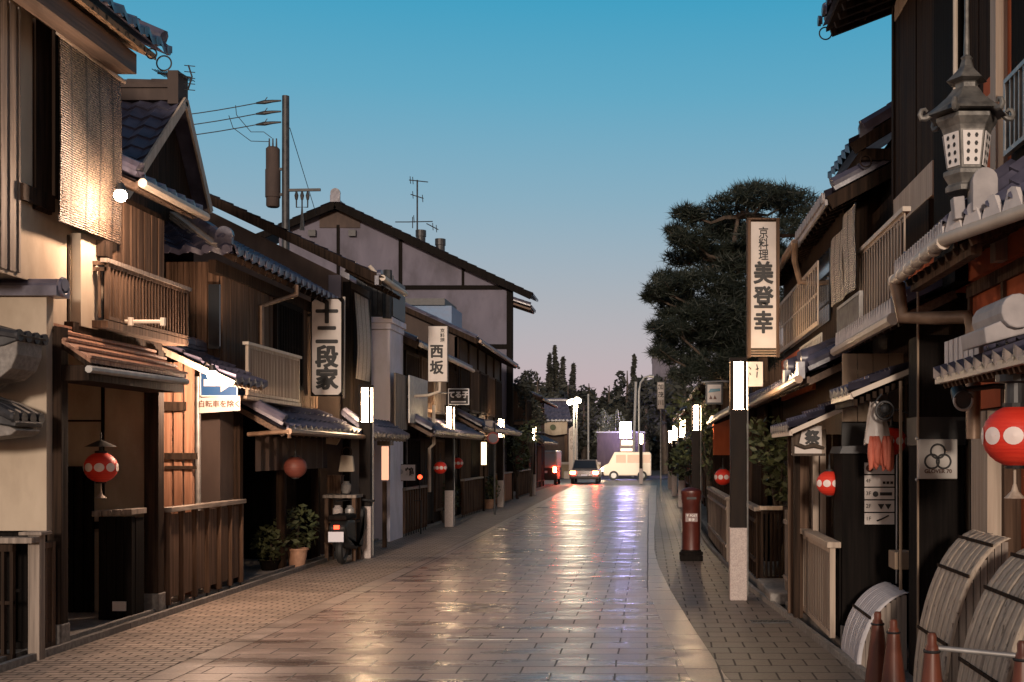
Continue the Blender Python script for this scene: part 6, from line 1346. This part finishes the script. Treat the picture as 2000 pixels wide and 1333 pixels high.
t = thing('parked_van', 'small parked van with one red tail lamp, behind the last left lantern post', 'van', (X_(1064, 63.5), 63.5, 0)); x = X_(1062, 63.5); y = 63.5
m = MB(); m.box(x - .74, x + .74, y, y + 3.3, .95, 1.93); m.build('upper_body', M['galv'], t, bevel=.08)
m = MB(); m.box(x - .74, x + .74, y - .01, y + 3.3, .28, .95); m.build('lower_body', M['rubber'], t, bevel=.05)
m = MB(); m.box(x - .6, x + .6, y - .012, y, 1.1, 1.75); m.build('rear_window', mat('pale_glass', (.30, .36, .40), .15), t)
for u in (-.62, .62): m = MB(); m.box(x + u - .09, x + u + .09, y - .04, y, .72, 1.0); m.build('tail_lamp', M['tail'] if u > 0 else M['postbox'], t)
m = MB(); m.box(x - .2, x + .2, y - .03, y, .68, .80); m.build('licence_plate', M['plate'], t)
wheels(t, [(x - .62, y + .6), (x + .62, y + .6), (x - .62, y + 2.7), (x + .62, y + 2.7)], .28, .16)
t = thing('cream_van', 'van in light-trail cream crossing the junction sideways with glowing headlamp at the street end', 'van', (X_(1218, 75), 75.5, 0)); y = 75; x0, x1 = X_(1178, 75), X_(1272, 75)
M['trailcream'] = mat('light_trail_cream', (.82, .70, .56), .35)  # cream colour stands in for the bright streak of passing lights
m = MB(); m.prism([(x0, y, .55), (x0 + .05, y, .3), (x1, y, .3), (x1, y, 1.75), (x1 - .1, y, 1.86), (x0 + .75, y, 1.86), (x0 + .35, y, 1.1), (x0, y, .95)], (0, 1.6, 0)); m.build('body', M['trailcream'], t, bevel=.06)
for (a, b) in ((.85, 1.5), (1.6, 2.4), (2.5, 3.1)): m = MB(); m.box(x0 + a, x0 + b, y - .01, y, 1.15, 1.68); m.build('side_window', mat('cab_glass', (.30, .22, .17), .1, emit=(1, .60, .38), es=.45), t)  # warm glow put into the panes themselves
m = MB(); m.sphere((x0 - .02, y + .2, .72), .13, 12); m.build('headlight', M['head'], t)
m = MB(); m.sphere((x0 - .02, y + 1.4, .72), .13, 12); m.build('headlight', M['head'], t)
wheels_ = [(x0 + .7), (x1 - .6)]
for xx in wheels_: m = MB(); m.disc((xx, y - .04, .31), .31, 'Y', 20, .2); wh = m.build('wheel', M['rubber'], t); m = MB(); m.disc((xx, y - .06, .31), .18, 'Y', 16, .03); m.build('rim', M['galv'], wh)

# far trees
def far_tree(label, px, pyt, Y, wpx, seed, conifer=False, n=900):
    rnd = random.Random(seed); x = X_(px, Y); h_ = Z_(pyt, Y); w_ = wpx * Y / F / 2
    t = thing('conifer_tree' if conifer else 'broad_tree', label, 'tree', (x, Y, 0), 'trees beyond the junction')
    m = MB(); m.tube([(x, Y, 0), (x + rnd.uniform(-.3, .3), Y, h_ * .6), (x, Y, h_ * .96)], [.3, .2, .04], 7); m.build('trunk', M['bark'], t)
    m = MB()
    if conifer:
        for k in range(9):
            s_ = k / 8; foliage(m, (x + rnd.uniform(-.15, .15) * w_, Y, h_ * (.25 + .74 * s_)), w_ * (1.05 - s_) + .12, w_ * (1.05 - s_) + .12, h_ * .085, n // 5, .20, seed * 9 + k)
        m.poly([(x - .15, Y, h_ * .93), (x + .15, Y, h_ * .93), (x, Y, h_ * 1.02)])
    else:
        for k in range(9): foliage(m, (x + rnd.uniform(-.75, .75) * w_, Y + rnd.uniform(-1, 1) * w_, h_ * rnd.uniform(.35, .86)), w_ * .55, w_ * .55, h_ * .16, n // 9, .34, seed * 9 + k)
    m.build('crown', M['farleaf'], t)
FT = [(1050, 730, 100, 60, 0, 'dark tree at the far left behind the gate roof'), (1073, 706, 104, 34, 1, 'left of the three pointed conifers over the gate'), (1086, 692, 106, 36, 1, 'tallest pointed conifer over the gate'), (1100, 712, 104, 34, 1, 'right of the three pointed conifers over the gate'), (1120, 722, 110, 34, 1, 'slim dark conifer left of the roof aerials'),
      (1110, 745, 98, 70, 0, 'broad dark tree directly behind the two bright lamps'), (1150, 742, 108, 80, 0, 'broad dark tree right of the slim mast'), (1190, 746, 112, 80, 0, 'low broad tree in the gap below the pale sky'), (1225, 716, 108, 50, 0, 'dark tree behind the leaning pole'), (1238, 706, 112, 22, 1, 'slim conifer rising behind the swan neck lamp'),
      (1262, 738, 100, 70, 0, 'dark tree on the right of the swan neck lamp'), (1300, 728, 96, 70, 0, 'broad dark tree behind the small distant sign'), (1030, 765, 92, 60, 0, 'low dark tree beside the last left roofs'), (1140, 780, 97, 70, 0, 'undergrowth tree below the bright lamps'), (1205, 770, 118, 80, 0, 'hindmost dark tree above the bamboo clump'), (1340, 720, 92, 90, 0, 'dark tree behind the lower boughs of the pine')]
for k, (px, py, Y, w_, cf, lab) in enumerate(FT): far_tree(lab, px, py, Y, w_, 40 + k, bool(cf), 1300)
m = MB()
foliage(m, (0, 124, 3.2), 34, 3, 4.2, 5200, .6, 99); foliage(m, (0, 122, 1.2), 36, 2, 2, 3200, .6, 98); tag(m.build('far_wood', M['farleaf'], None, (0, 124, 0)), 'dark wood closing the street beyond the junction', 'wood', None, 'stuff')
t = thing('distant_building', 'pale grey flat-roofed building peeping behind the pine at the far right', 'building', (X_(1290, 130), 130, 0)); m = MB(); m.box(X_(1274, 130), X_(1320, 130), 130, 138, 0, Z_(700, 130)); m.build('wall', M['lav'], t); m = MB(); m.box(X_(1273, 130), X_(1321, 130), 129.8, 138, Z_(700, 130), Z_(697, 130)); m.build('parapet', M['stone'], t)
